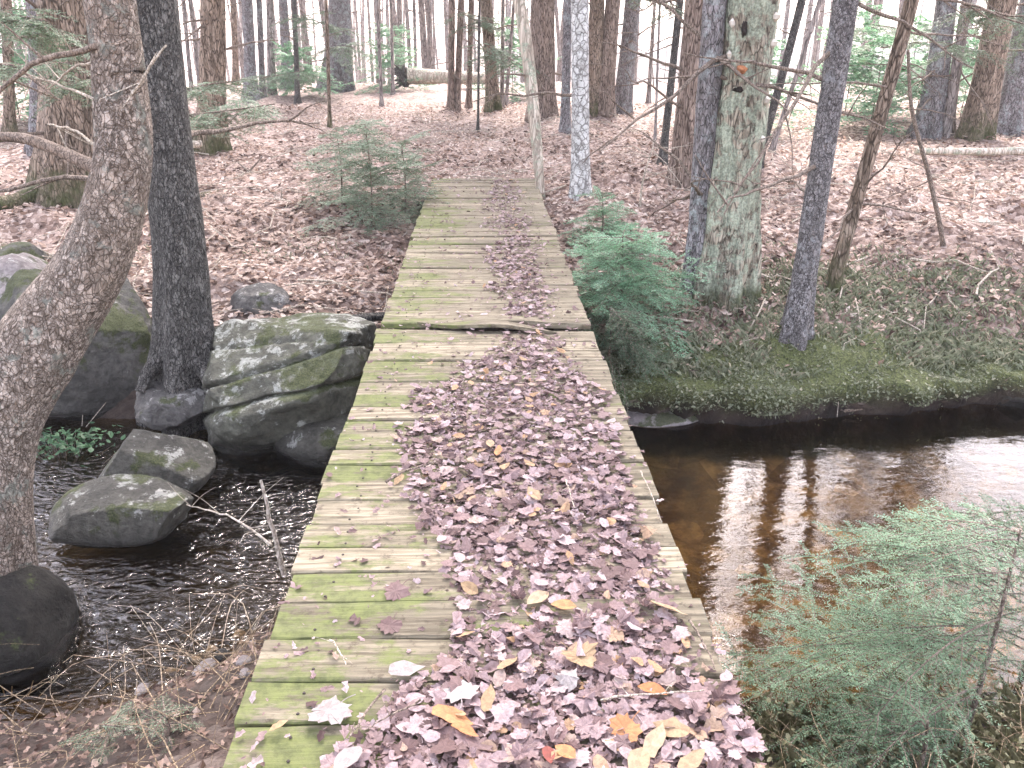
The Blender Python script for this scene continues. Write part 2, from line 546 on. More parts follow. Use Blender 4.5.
# ground
N = NT('forest_floor')
v = N.obj
leafc = N.voro(v, 22, 'F1', 'Color')
leafd = N.voro(v, 22, 'F1', 'Distance')
big = N.noise(v, 0.55, 5, 0.6)
mid = N.noise(v, 5, 6, 0.65)
fine = N.noise(v, 70, 5, 0.7)
sepc = N.n('ShaderNodeSeparateColor'); N.l(leafc, sepc.inputs[0])
lit = N.ramp(sepc.outputs[0], [(0, (0.11, 0.07, 0.055)), (0.35, (0.26, 0.18, 0.145)), (0.7, (0.42, 0.32, 0.27)), (1, (0.58, 0.48, 0.42))])
lit = N.mix(N.math('MULTIPLY', N.mask(fine, 0.4, 0.65), 0.5), lit, (0.06, 0.04, 0.032))
soil = N.mix(N.mask(mid, .35, .65), (0.045, 0.028, 0.022), (0.11, 0.075, 0.06))
fl = N.mix(N.mask(big, 0.30, 0.55), N.mix(0.55, lit, soil), lit)
mossm = N.attr('moss')
mn = N.math('ADD', mossm, N.math('MULTIPLY', N.math('SUBTRACT', mid, 0.5), 1.3))
mossc = N.mix(N.mask(fine, .35, .65), (0.025, 0.032, 0.012), (0.12, 0.135, 0.05))
fl = N.mix(N.mask(mn, 0.40, 0.62), fl, mossc)
mud = N.attr('mud')  # bank mud, plus painted shade: right undercut and deep left bed
mudshadec = N.mix(N.mask(mid, .3, .7), (0.012, 0.009, 0.007), (0.055, 0.04, 0.032))  # near-black, for real mud and for the undercut's painted shade
bedm = N.attr('bed')
bedst = N.voro(v, 4.5, 'F1', 'Color')
seps = N.n('ShaderNodeSeparateColor'); N.l(bedst, seps.inputs[0])
bedc = N.ramp(seps.outputs[0], [(0, (0.12, 0.088, 0.045)), (0.6, (0.26, 0.19, 0.10)), (1, (0.40, 0.30, 0.17))])
bedc = N.mix(N.mask(mid, .3, .65), bedc, (0.06, 0.038, 0.02))
fl = N.mix(bedm, fl, bedc)
fl = N.mix(mud, fl, mudshadec)
fl = N.mix(N.math('MULTIPLY', N.math('MULTIPLY', mud, bedm), 0.8), fl, (0.008, 0.007, 0.006))  # darkness painted on once more below the waterline, mainly the left bed
N.color(fl)
N.bump(N.math('ADD', N.math('MULTIPLY', leafd, -0.8), fine), 0.8, 0.02)
M['ground'] = N.m

# water
N = NT('stream_water')
N.t.nodes.remove(N.b)
out = N.t.nodes['Material Output']
vec = N.mapping((1.0, 2.6, 1))
r1 = N.noise(vec, 3.2, 4, 0.55, 0.4)
r2 = N.noise(N.mapping((1.0, 2.2, 1)), 14, 3, 0.5, 0.3)
riff = N.attr('riffle')
hgt = N.math('ADD', N.math('MULTIPLY', r1, 0.42), N.math('MULTIPLY', r2, 0.12))
r3 = N.noise(N.mapping((1.0, 1.9, 1)), 7.5, 2, 0.5, 1.8)
hgt = N.math('ADD', hgt, N.math('MULTIPLY', N.math('MULTIPLY', r3, riff), 3.6))
bp = N.n('ShaderNodeBump'); bp.inputs['Strength'].default_value = 0.38; bp.inputs['Distance'].default_value = 0.03
N.l(hgt, bp.inputs['Height'])
fr = N.n('ShaderNodeFresnel'); fr.inputs['IOR'].default_value = 1.38
N.l(bp.outputs[0], fr.inputs['Normal'])
gl = N.n('ShaderNodeBsdfGlossy'); gl.inputs['Roughness'].default_value = 0.03
gl.inputs['Color'].default_value = (1, 1, 1, 1)
N.l(bp.outputs[0], gl.inputs['Normal'])
tr = N.n('ShaderNodeBsdfTransparent'); tr.inputs['Color'].default_value = (0.80, 0.66, 0.42, 1)
ms = N.n('ShaderNodeMixShader')
N.l(fr.outputs[0], ms.inputs[0]); N.l(tr.outputs[0], ms.inputs[1]); N.l(gl.outputs[0], ms.inputs[2])
N.l(ms.outputs[0], out.inputs['Surface'])
M['water'] = N.m

# deck wood
N = NT('weathered_planks')
gv = N.mapping((2.2, 34, 34))
grain = N.noise(gv, 1.6, 7, 0.65, 0.5)
blot = N.noise(N.mapping((3, 9, 3)), 1.3, 6, 0.65)
spots = N.noise(N.obj, 20, 8, 0.75)
rnd = N.attr('rnd')
wood = N.mix(N.mask(grain, .3, .7), (0.095, 0.077, 0.052), (0.335, 0.29, 0.205))
wood = N.mix(N.math('MULTIPLY', N.mask(blot, .35, .7), 0.6), wood, (0.13, 0.113, 0.076))
wood = N.mix(N.math('MULTIPLY', N.mask(spots, 0.52, 0.64), 0.65), wood, (0.06, 0.045, 0.03))
tone = N.n('ShaderNodeMapRange'); N.l(rnd, tone.inputs['Value'])
tone.inputs['To Min'].default_value = 0.66; tone.inputs['To Max'].default_value = 1.12
tcol = N.n('ShaderNodeCombineColor')
for k in range(3):
    N.l(tone.outputs[0], tcol.inputs[k])
wood = N.mix(1.0, wood, tcol.outputs[0], 'MULTIPLY')
algae = N.math('ADD', N.math('MULTIPLY', N.noise(N.mapping((2.0, 5.5, 2)), 1.7, 8, 0.74), 0.75), N.math('MULTIPLY', N.noise(N.obj, 0.9, 3, 0.5), 0.25))
sx = N.n('ShaderNodeSeparateXYZ'); N.l(N.obj, sx.inputs[0])
edge = N.mask(sx.outputs['X'], 0.05, -0.5)
al = N.math('ADD', N.math('ADD', algae, N.math('MULTIPLY', edge, 0.10)), N.math('MULTIPLY', N.math('SUBTRACT', rnd, 0.5), -0.10))
am = N.math('MULTIPLY', N.mask(al, 0.56, 0.64), 0.75)
wood = N.mix(am, wood, N.mix(N.mask(spots, .35, .65), (0.055, 0.072, 0.018), (0.14, 0.165, 0.05)))
N.color(wood)
N.bump(N.math('ADD', grain, N.math('MULTIPLY', spots, 0.4)), 0.8, 0.006)
M['planks'] = N.m
N = NT('beam_wood'); N.color(N.mix(N.mask(N.noise(N.mapping((30, 2, 30)), 1.5), .3, .7), (0.05, 0.04, 0.03), (0.14, 0.11, 0.08))); M['beam'] = N.m
N = NT('nail'); N.color((0.05, 0.04, 0.035)); M['nail'] = N.m
N = NT('bracket_fungus'); N.color(N.mix(N.mask(N.noise(N.obj, 30), .3, .7), (0.50, 0.44, 0.36), (0.68, 0.63, 0.56))); M['fungus'] = N.m
N = NT('orange_wound'); N.color(N.mix(N.mask(N.noise(N.obj, 40), .3, .7), (0.24, 0.09, 0.04), (0.42, 0.20, 0.10))); M['wound'] = N.m
N = NT('dark_hollow'); N.color((0.02, 0.015, 0.012)); M['hollow'] = N.m

# ---------------------------------------------------------------- the setting
def graded(lo, hi, c0, c1, fine, grow):
    xs = list(np.arange(c0, c1 + 1e-6, fine))
    s, x = fine, c1
    while x < hi:
        s *= grow; x += s; xs.append(min(x, hi))
    s, x = fine, c0
    left = []
    while x > lo:
        s *= grow; x -= s; left.append(max(x, lo))
    return np.array(left[::-1] + xs)


xs = graded(-300, 300, -5.5, 6.0, 0.055, 1.11)
ys = graded(-40, 520, 1.2, 9.5, 0.05, 1.07)
X, Y = np.meshgrid(xs, ys)
H = height(X, Y)
nx, ny = len(xs), len(ys)
_df = Y - shore_far(X)
_ov = 0.22 * sstep(0.1, 0.9, X) * sstep(0.0, 0.05, _df) * (1 - sstep(0.05, 0.9, _df)) * lipn(X)
V = np.stack([X, Y - _ov, H - 0.25 * _ov], -1).reshape(-1, 3)
ii = (np.arange(ny - 1)[:, None] * nx + np.arange(nx - 1)[None]).ravel()
g = MB().add(V, np.stack([ii, ii + 1, ii + nx + 1, ii + nx], -1)).build('ground', M['ground'], smooth=True)
tag(g, kind='structure')
df = Y - shore_far(X); dn = shore_near(X) - Y
right = sstep(0.2, 1.0, X)
moss = 0.95 * right * sstep(-0.05, 0.08, df) * (1 - sstep(0.30, 0.7, df)) + 0.30 * right * sstep(0.3, .6, df) * (1 - sstep(0.9, 2.0, df))
moss = moss + 0.55 * np.exp(-((X + 4.2) / 1.3) ** 2 - ((Y - 6.8) / 0.7) ** 2)
mud = np.maximum(0.9 * sstep(-0.3, 0.0, dn) * (1 - sstep(0.9, 2.2, dn)), 0.95 * (1 - right) * sstep(-.2, 0, df) * (1 - sstep(0.5, 1.8, df)))
mud = np.maximum(mud, sstep(-.4, -1.0, X) * (H < WATER - .03) * (Y < 7))  # darkness of deeper water painted on the left bed
mud = np.maximum(mud, right * sstep(WATER + 0.26, WATER + 0.16, H + .05 * fbm(X * 4, Y * 4, 2, 3)) * sstep(-.16, -.08, df))  # shade under the overhanging lip painted on the undercut face
bed = sstep(WATER - 0.0, WATER - 0.07, H) * (Y < 7)
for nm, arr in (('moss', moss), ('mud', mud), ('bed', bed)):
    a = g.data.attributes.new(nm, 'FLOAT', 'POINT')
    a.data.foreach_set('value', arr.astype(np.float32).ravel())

# water sheet over the channel
wx = graded(-90, 90, -5, 6, 0.25, 1.2)
wy = np.linspace(1.6, 9.5, 40)
WX, WY = np.meshgrid(wx, wy)
n_ = len(wx)
ii = (np.arange(len(wy) - 1)[:, None] * n_ + np.arange(n_ - 1)[None]).ravel()
wtr = MB().add(np.stack([WX, WY, np.full_like(WX, WATER)], -1).reshape(-1, 3), np.stack([ii, ii + 1, ii + n_ + 1, ii + n_], -1)).build('water', M['water'])
tag(wtr, kind='structure')
a = wtr.data.attributes.new('riffle', 'FLOAT', 'POINT')
rf = sstep(-0.6, -1.2, WX) * (0.35 + 0.65 * vnoise(WX * 1.3, WY * 1.3, 8))
a.data.foreach_set('value', rf.astype(np.float32).ravel())


# ---------------------------------------------------------------- the footbridge
rng = np.random.default_rng(7)
bridge = empty('footbridge', (0, 0, 0))
tag(bridge, 'old narrow wooden footbridge of mossy cross planks, half covered with leaves', 'footbridge')
HALF, PITCHP, PW, PT = 0.613, 0.1465, 0.141, 0.036
DECK_END = 10.02


def plank(mb, yc, half_l, half_r, w, z0, rz, tilt, bow, rnd, lift=None):
    n = 14
    xsn = np.linspace(-half_l, half_r, n)
    # closed bevelled section (y, z)
    b = 0.006
    sec = np.array([(-w / 2, -PT), (-w / 2, -b), (-w / 2 + b, 0), (w / 2 - b, 0), (w / 2, -b), (w / 2, -PT)])
    k = len(sec)
    Vp = np.zeros((n, k, 3))
    wob = (vnoise(xsn * 2.1 + yc * 31, xsn * 0 + yc * 7, 4) - .5)
    for j, (sy, sz) in enumerate(sec):
        wear = 0.004 * (vnoise(xsn * 7 + yc * 13, xsn * 0 + j * 3.1, 14) - .5) * 2
        Vp[:, j, 0] = xsn
        Vp[:, j, 1] = yc + sy + rz * xsn + wob * 0.004 + (wear if sz > -b * 1.5 else 0)
        Vp[:, j, 2] = z0 + sz + tilt * sy + bow * (1 - (xsn / HALF) ** 2) + wob * 0.006
    if lift is not None:
        Vp[..., 2] += lift(Vp)
    i = np.arange(n - 1)[:, None] * k; j = np.arange(k)[None]; q = (j + 1) % k
    mb.add(Vp.reshape(-1, 3), np.stack([i + j, i + k + j, i + k + q, i + q], -1).reshape(-1, 4), rnd)
    mb.add(Vp[0], np.arange(k)[None], rnd); mb.add(Vp[-1], np.arange(k)[None, ::-1], rnd)


deck = MB(); lifted = None
nails = MB()
n_pl = int((DECK_END - 0.2) / PITCHP)
PLW = np.clip(rng.normal(PITCHP, .011, n_pl), .115, .172); PLW *= (DECK_END - .2) / PLW.sum()
PLC = 0.2 + np.cumsum(PLW) - PLW / 2
LIFT_I = min(range(n_pl), key=lambda i: abs(PLC[i] - 4.53))
for i in range(n_pl):
    yc = PLC[i]
    z0 = rng.normal(0, 0.0035)
    args = dict(half_l=HALF + rng.normal(0, .007), half_r=HALF + rng.normal(0, .007), w=PLW[i] - abs(rng.normal(.002, .002)),
                z0=z0, rz=-0.02 + rng.normal(0, .006), tilt=rng.normal(0, .03), bow=rng.normal(0, .003), rnd=rng.random())
    if i == LIFT_I:
        lifted = MB()
        args.update(tilt=-0.10, rnd=0.35, rz=-0.055)
        plank(lifted, yc + 0.012, lift=lambda P: 0.022 * np.exp(-((P[..., 0] - 0.10) / 0.25) ** 2) + 0.003, **args)
    elif i == LIFT_I - 1:
        args.update(w=PLW[i] - 0.06, rz=-0.08, z0=-0.008)
        plank(deck, yc - 0.034, **args)
    else:
        plank(deck, yc, **args)
    for xx in (-0.47, 0.47):
        for s in (-0.035, 0.035):
            P = np.array([[xx + rng.normal(0, .01), yc + s, z0 + 0.001], [xx, yc + s, z0 + 0.0035]])
            P[1, 0] = P[0, 0] + 1e-4
            tube(nails, P, [0.0045, 0.0035], 6)
deck.build('deck', M['planks'], bridge)
o = lifted.build('lifted_plank', M['planks'], bridge)
tag(o, 'warped plank lifted off the deck with a dark gap under it')
spl = MB()
sx_ = np.linspace(-.40, .40, 16)
rows = []
for xq in sx_:
    yq = 4.47 - .26 * xq + .012 * math.sin(9 * xq)
    wq = .052 * (1 - abs(xq / .44) ** 2.2) + .004
    zq = .010 + .034 * math.exp(-((xq - .06) / .24) ** 2)
    rows.append([(xq, yq - wq, zq - .02), (xq, yq - wq, zq), (xq, yq + wq, zq - .012), (xq, yq + wq, zq - .032)])
rows = np.array(rows)
i_ = np.arange(15)[:, None] * 4; j_ = np.arange(4)[None]; q_ = (j_ + 1) % 4
spl.add(rows.reshape(-1, 3), np.stack([i_ + j_, i_ + 4 + j_, i_ + 4 + q_, i_ + q_], -1).reshape(-1, 4), .3)
spl.add(rows[0], [(0, 1, 2, 3)], .3); spl.add(rows[-1], [(3, 2, 1, 0)], .3)
tag(spl.build('splinter', M['planks'], bridge), 'raised splinter split off slantwise from the lifted plank')
nails.build('nail_heads', M['nail'], bridge)['kind'] = 'stuff'
for xb in (-0.47, 0.47):
    b = MB()
    pts = np.array([(x, y, z) for y in (0.15, DECK_END) for (x, z) in ((xb - .07, -.30), (xb + .07, -.30), (xb + .07, -.045), (xb - .07, -.045))])
    b.add(pts, [(0, 1, 2, 3), (7, 6, 5, 4), (0, 4, 5, 1), (1, 5, 6, 2), (2, 6, 7, 3), (3, 7, 4, 0)])
    b.build('beam', M['beam'], bridge)

# ---------------------------------------------------------------- leaves
def mirror(h):
    h = np.array(h, float)
    o = h[1:-1][::-1].copy(); o[:, 0] *= -1
    return np.concatenate([h, o])


MAPLE = mirror([(0, 0), (.15, -.04), (.32, -.10), (.34, .04), (.52, .12), (.47, .26), (.60, .48), (.48, .50), (.42, .62), (.30, .58), (.27, .80), (.14, .80), (0, .98)])
BEECH = mirror([(0, 0), (.16, .10), (.27, .30), (.30, .50), (.24, .72), (.11, .92), (0, 1.05)])
SHRED = mirror([(0, 0), (.25, .05), (.18, .35), (.32, .55), (.12, .8), (0, .95)])


def leaf_batch(outline, N, rng, size, crumple=1.0):
    """N leaves, (N,K+1,3) local vertices, centre last"""
    K = len(outline)
    P = np.concatenate([outline, [(0, 0.38)]])
    P = P - np.array([0, 0.38])
    x = P[None, :, 0] * rng.uniform(.8, 1.15, (N, 1)); y = P[None, :, 1] * np.ones((N, 1))
    x = x + rng.normal(0, .025, (N, K + 1)); y = y + rng.normal(0, .025, (N, K + 1))
    z = rng.normal(0.16, .25, (N, 1)) * np.abs(x) + rng.normal(0.05, .32, (N, 1)) * y ** 2 + rng.normal(0.1, .45, (N, 1)) * x ** 2 \
        + rng.normal(0, .25, (N, 1)) * x * y
    z = z * crumple + rng.normal(0, .010, (N, K + 1)) * crumple
    z[:, -1] = (z[:, 0] + z[:, K // 2]) * .5 - .02
    V = np.stack([x, y, z], -1) * np.asarray(size).reshape(-1, 1, 1)
    F = np.stack([np.arange(K), (np.arange(K) + 1) % K, np.full(K, K)], -1)
    return V, F


def rot_batch(N, rng, tilt):
    yaw = rng.uniform(0, 2 * math.pi, N); a = rng.normal(0, tilt, N); b = rng.normal(0, tilt, N)
    cz, sz = np.cos(yaw), np.sin(yaw); ca, sa = np.cos(a), np.sin(a); cb, sb = np.cos(b), np.sin(b)
    Z = np.zeros(N); O = np.ones(N)
    Rz = np.stack([np.stack([cz, -sz, Z], -1), np.stack([sz, cz, Z], -1), np.stack([Z, Z, O], -1)], 1)
    Rx = np.stack([np.stack([O, Z, Z], -1), np.stack([Z, ca, -sa], -1), np.stack([Z, sa, ca], -1)], 1)
    Ry = np.stack([np.stack([cb, Z, sb], -1), np.stack([Z, O, Z], -1), np.stack([-sb, Z, cb], -1)], 1)
    flip = np.where(rng.random(N) < .4, -1.0, 1.0)
    Rm = Rz @ Rx @ Ry
    Rm[:, :, 2] *= flip[:, None]; Rm[:, :, 0] *= flip[:, None]
    return Rm


def scatter(mb, outline, pos, rng, smin, smax, tilt, rnd, crumple=1.0):
    N = len(pos)
    if N == 0: return
    V, F = leaf_batch(outline, N, rng, rng.uniform(smin, smax, N), crumple)
    V = np.einsum('nij,nkj->nki', rot_batch(N, rng, tilt), V) + pos[:, None]
    K = V.shape[1]
    FF = (F[None] + (np.arange(N) * K)[:, None, None]).reshape(-1, 3)
    mb.add(V.reshape(-1, 3), FF, np.repeat(rnd, len(F)))


# how much litter lies on the deck: rows of (Y, x of the left edge, x of the right edge, density)
LIT = np.array([(0.9, -.42, .66, 1.0), (1.40, -.36, .64, 1.0), (1.62, -.28, .62, 1.0), (1.80, -.12, .60, 1.0), (2.1, -.20, .58, 1.0), (2.55, -.32, .58, 1.0),
                (3.0, -.36, .57, 1.0), (3.5, -.32, .55, 1.0), (3.9, -.20, .50, .9), (4.2, .02, .42, .6), (4.45, .05, .4, .2), (4.7, .10, .42, .75), (5.2, .02, .44, .9),
                (5.9, -.04, .44, .8), (6.6, .02, .46, .6), (8.0, .02, .42, .5), (10, 0, .40, .45)])


def litter_density(x, y):
    l = np.interp(y, LIT[:, 0], LIT[:, 1]); r = np.interp(y, LIT[:, 0], LIT[:, 2]); d = np.interp(y, LIT[:, 0], LIT[:, 3])
    nz = fbm(x * 5, y * 4, 3, 77) * 0.30
    soft = 0.10
    e = np.clip((x - l + nz) / soft, 0, 1) * np.clip((r - x + nz * .5) / soft, 0, 1)
    return e * d


rng = np.random.default_rng(11)
lm = MB()
# crumbled fragments first, whole leaves above
xx = rng.uniform(-.60, .62, 34000); yy = 1.0 + 9.0 * rng.random(34000) ** 1.7
keep = rng.random(34000) < litter_density(xx, yy) * 0.9 + 0.05
p = np.stack([xx, yy, rng.uniform(.002, .012, 34000)], -1)[keep]
scatter(lm, SHRED, p, rng, .010, .042, .28, rng.beta(1.5, 1.9, len(p)))
xx = rng.uniform(-.60, .64, 5200); yy = 1.0 + 8.9 * rng.random(5200) ** 1.5
keep = rng.random(5200) < litter_density(xx, yy)
p = np.stack([xx, yy, rng.uniform(.005, .022, 5200)], -1)[keep]
scatter(lm, MAPLE, p, rng, .014, .050, .16, rng.beta(1.5, 1.3, len(p)), 1.0)
xx = rng.uniform(-.58, .6, 1500); yy = 1.0 + 8.9 * rng.random(1500) ** 1.5
keep = rng.random(1500) < litter_density(xx, yy) * .8 + .03
p = np.stack([xx, yy, rng.uniform(.008, .03, 1500)], -1)[keep]
scatter(lm, BEECH, p, rng, .035, .06, .25, np.clip(rng.normal(.8, .2, len(p)), 0, 1))
o = lm.build('leaf_litter', M['leaf_mauve'])
tag(o, 'thick layer of fallen mauve brown leaves and crumbs along the bridge deck', 'leaf litter', kind='stuff')

# the leaves that show largest: one object each
var = []
for k in range(10):
    mbv = MB(); V_, F_ = leaf_batch(MAPLE, 1, rng, [1.0], 0.5 + 0.12 * k)
    mbv.add(V_[0], F_, 0.5)
    # stalk
    tube(mbv, resample([(0, -.38, V_[0, 0, 2]), (.04, -.6, .03), (.02, -.85, .0)], 5), [.016] * 5, 4)
    var.append(mbv)
varb = []
for k in range(5):
    mbv = MB(); V_, F_ = leaf_batch(BEECH, 1, rng, [1.0], 0.9)
    mbv.add(V_[0], F_, 0.5); varb.append(mbv)
me_cache = {}


def leaf_obj(kind, k, mat, pos, size, rot):
    key = (kind, k, mat)
    if key not in me_cache:
        me_cache[key] = (var if kind == 'maple' else varb)[k].mesh('fallen_leaf', M[mat], smooth=False)
    o = bpy.data.objects.new('fallen_leaf', me_cache[key])
    COL.objects.link(o)
    o.location = pos; o.scale = (size,) * 3; o.rotation_euler = rot
    return o


def on_deck(px, py, dz=.03):
    return at_z(px, py, dz)


special = [
    # px, py, kind, mat, size px, label
    (400, 672, 'beech', 'leaf_white', 36, 'bleached white leaf lying flat on the litter left of the orange leaf'),
    (462, 690, 'maple', 'leaf_white', 30, 'bleached white lobed leaf just above the big orange leaf'),
    (328, 712, 'maple', 'leaf_white', 40, 'large bleached white leaf at the left edge of the litter'),
    (352, 758, 'beech', 'leaf_white', 40, 'white leaf cut off by the bottom edge of the view, on the bridge'),
    (447, 714, 'beech', 'leaf_orange', 42, 'bright orange leaf, the larger of an overlapping pair on the deck'),
    (462, 728, 'beech', 'leaf_orange', 30, 'smaller orange leaf tucked beside the bright orange one'),
    (487, 702, 'beech', 'leaf_tan', 30, 'narrow tan leaf lying just right of the orange pair'),
    (580, 657, 'maple', 'leaf_tan', 32, 'pale tan rounded leaf in the middle of the litter'),
    (567, 607, 'beech', 'leaf_orange', 24, 'small rust orange leaf in the middle of the litter'),
    (541, 598, 'beech', 'leaf_tan', 26, 'cream leaf beside the small rust orange leaf'),
    (661, 606, 'beech', 'leaf_tan', 40, 'long cream leaf near the right edge of the deck'),
    (657, 690, 'beech', 'leaf_orange', 30, 'orange brown leaf right of the centre of the litter'),
    (548, 753, 'beech', 'leaf_red', 21, 'narrow red leaf at the bottom of the view'),
    (625, 730, 'maple', 'leaf_orange', 28, 'dull orange leaf low on the right part of the deck'),
    (652, 745, 'beech', 'leaf_tan', 40, 'long tan leaf lying low on the right of the deck'),
    (678, 732, 'beech', 'leaf_tan', 36, 'tan leaf pointing up at the lower right of the deck'),
    (640, 760, 'beech', 'leaf_tan', 36, 'big yellowish tan leaf at the very bottom of the view'),
    (688, 764, 'beech', 'leaf_tan', 34, 'yellowish tan leaf beside the big tan one at the bottom'),
    (568, 755, 'beech', 'leaf_orange', 26, 'peach orange leaf beside the narrow red leaf'),
    (498, 452, 'beech', 'leaf_orange', 16, 'small orange leaf far along the litter patch'),
    (490, 445, 'beech', 'leaf_tan', 14, 'small yellow tan leaf next to the far orange leaf'),
    (472, 590, 'beech', 'leaf_tan', 20, 'curled tan leaf standing alone on the bare boards'),
    (505, 665, 'beech', 'leaf_tan', 26, 'pale tan curled leaf above the orange pair'),
    (396, 592, 'maple', 'leaf_mauve_obj', 24, 'lone grey mauve leaf on bare boards in the middle of the deck'),
    (390, 626, 'maple', 'leaf_mauve_obj', 22, 'lone small violet leaf on bare boards below the other lone leaf'),
    (568, 678, 'maple', 'leaf_white', 22, 'pale silvery leaf below the tan rounded leaf'),
    (400, 478, 'beech', 'leaf_tan', 16, 'small tan leaf beside the twig lying across the boards'),
    (535, 497, 'beech', 'leaf_tan', 20, 'long tan leaf in the far half of the litter'),
    (505, 465, 'beech', 'leaf_tan', 18, 'cream leaf in the far half of the litter'),
    (522, 360, 'beech', 'leaf_tan', 14, 'tan leaf just in front of the lifted plank'),
]
for (px, py, kd, mt, spx, lb) in special:
    P = on_deck(px, py, .028)
    if litter_density(P[0], P[1]) < .25: P = on_deck(px, py, .012)
    s = spx / F_PX * zc(P) * 1.05
    o = leaf_obj(kd, int(rng.integers(10 if kd == 'maple' else 5)), mt, P, s, (rng.normal(0, .18), rng.normal(0, .18), rng.uniform(0, 6.28)))
    tag(o, lb, 'leaf', 'distinct leaves on the deck')
n = 0
while n < 265:
    x = rng.uniform(-.58, .62); y = 1.28 + 1.9 * rng.random() ** 1.5
    if rng.random() > litter_density(x, y): continue
    o = leaf_obj('maple', int(rng.integers(10)), 'leaf_mauve_obj', (x, y, rng.uniform(.012, .024)), rng.uniform(.026, .062), (rng.normal(0, .16), rng.normal(0, .16), rng.uniform(0, 6.28)))
    tag(o, 'dull mauve brown maple leaf lying in the thick litter on the near deck', 'leaf', 'mauve maple leaves on the deck')
    n += 1

# ground leaves
gm = MB()
rng = np.random.default_rng(5)
NG = 62000
ang = rng.uniform(-.66, .66, NG); dist = 5.2 + 15 * rng.random(NG) ** 1.15
gx = np.tan(ang) * dist; gy = dist
dF = gy - shore_far(gx)
dens = sstep(.0, .9, dF) * (0.5 + 0.9 * sstep(-.15, .15, fbm(gx * .8, gy * .8, 3, 91)))
dens *= np.where(gx > .4, 0.25 * sstep(.05, .3, dF) + 0.75 * sstep(0.5, 1.5, dF), sstep(.3, 1.0, dF))
dens += .15 * (gx > .4) * sstep(.05, .2, dF)
onb = (np.abs(gx) < .63) & (gy < 10.1)
keep = (rng.random(NG) < dens) & ~onb
gx, gy = gx[keep], gy[keep]
gz = height(gx, gy) + rng.uniform(.004, .03, len(gx))
p = np.stack([gx, gy, gz], -1)
k2 = rng.random(len(p)) < .5
bright = np.clip(rng.beta(1.7, 1.8, len(p)) + 0.12 * np.sign(fbm(gx * .6, gy * .6, 2, 44)), 0, 1)
scatter(gm, BEECH, p[k2], rng, .04, .085, .34, bright[k2])
scatter(gm, SHRED, p[~k2], rng, .04, .085, .34, bright[~k2])
# near banks
gx = rng.uniform(-2.6, -.5, 2600); gy = rng.uniform(1.5, 3.2, 2600)
keep = (shore_near(gx) - gy) > .12
p = np.stack([gx, gy, height(gx, gy) + rng.uniform(.004, .02, 2600)], -1)[keep]
scatter(gm, SHRED, p, rng, .012, .045, .4, np.clip(rng.beta(1.1, 4, len(p)), 0, 1))
o = gm.build('ground_leaves', M['leaf_ground'])
tag(o, 'pinkish tan fallen leaves covering the forest floor', 'leaf litter', kind='stuff')

def diamonds(mb, base, dirv, L, nrm, w, rnd):
    side = np.cross(dirv, nrm)
    side /= np.linalg.norm(side, axis=1)[:, None] + 1e-9
    m = base + dirv * (L * .5)[:, None]
    t = base + dirv * L[:, None]
    Vn = np.stack([base, m + side * w, t, m - side * w], 1).reshape(-1, 3)
    n = len(base)
    mb.add(Vn, np.arange(n)[:, None] * 4 + np.arange(4)[None], rnd)


# grass and low cover on the right bank
gr = MB()


def blades(mb, px_, py_, h0, h1, lean, rng, width=.004):
    n = len(px_)
    z = height(px_, py_)
    a = rng.uniform(0, 6.28, n); L = rng.uniform(h0, h1, n)
    d = np.stack([np.cos(a), np.sin(a), np.zeros(n)], -1)
    s = np.stack([-np.sin(a), np.cos(a), np.zeros(n)], -1) * width
    b = np.stack([px_, py_, z - .005], -1)
    le = rng.uniform(.3, 1.0, n)[:, None] * lean
    m1 = b + np.array([0, 0, 1]) * (L * .6)[:, None] + d * L[:, None] * le * .35
    t = b + np.array([0, 0, 1]) * (L * .8)[:, None] + d * L[:, None] * le
    Vb = np.stack([b - s, b + s, m1 + s * .8, t, m1 - s * .8], 1).reshape(-1, 3)
    Fb = np.arange(n)[:, None] * 5 + np.arange(5)[None]
    mb.add(Vb, Fb, np.clip(rng.beta(2, 2, n) , 0, 1))


n = 42000
bx = rng.uniform(.5, 5.2, n); by = 5.1 + rng.random(n) * 2.4
dF = by - shore_far(bx)
den = sstep(-.02, .05, dF) * (1 - sstep(.5, 2.0, dF)) * (.25 + .75 * sstep(-.12, .12, fbm(bx * 1.5, by * 1.5, 3, 63)))
den = den + 0.6 * np.exp(-((bx - 2.9) / 1.1) ** 2 - ((by - 6.4) / .55) ** 2)
k = rng.random(n) < den
blades(gr, bx[k], by[k], .02, .085, 1.1, rng)
# strands hanging over the undercut edge
n = 9000
hx = rng.uniform(.55, 5.4, n); hdf = rng.uniform(.0, .30, n)
kk = rng.random(n) < sstep(-.12, .16, fbm(hx * 3.1, hdf * 6, 3, 29)); hx = hx[kk]; hdf = hdf[kk]; n = len(hx)
hy0 = shore_far(hx) + hdf
ov_ = 0.22 * sstep(0.1, 0.9, hx) * sstep(0.0, 0.05, hdf) * (1 - sstep(0.05, 0.9, hdf)) * lipn(hx)
b0 = np.stack([hx, hy0 - ov_ - .004, height(hx, hy0) - .25 * ov_ + .004], -1)
dv = np.stack([rng.normal(0, .7, n), rng.normal(-.2, .45, n), rng.normal(-.1, .55, n)], -1); dv /= np.linalg.norm(dv, axis=1)[:, None]
diamonds(gr, b0, dv, rng.uniform(.008, .045, n), rng.normal(0, 1, (n, 3)), .0028, np.clip(rng.beta(1.2, 3.2, n), 0, 1))
n = 9000
bx = rng.uniform(-3.4, -.6, n); by = rng.uniform(5.6, 9, n)
k = rng.random(n) < .25 * sstep(.05, .2, fbm(bx * 1.2, by * 1.2, 3, 68))
blades(gr, bx[k], by[k], .02, .06, 1.0, rng)
n = 16000
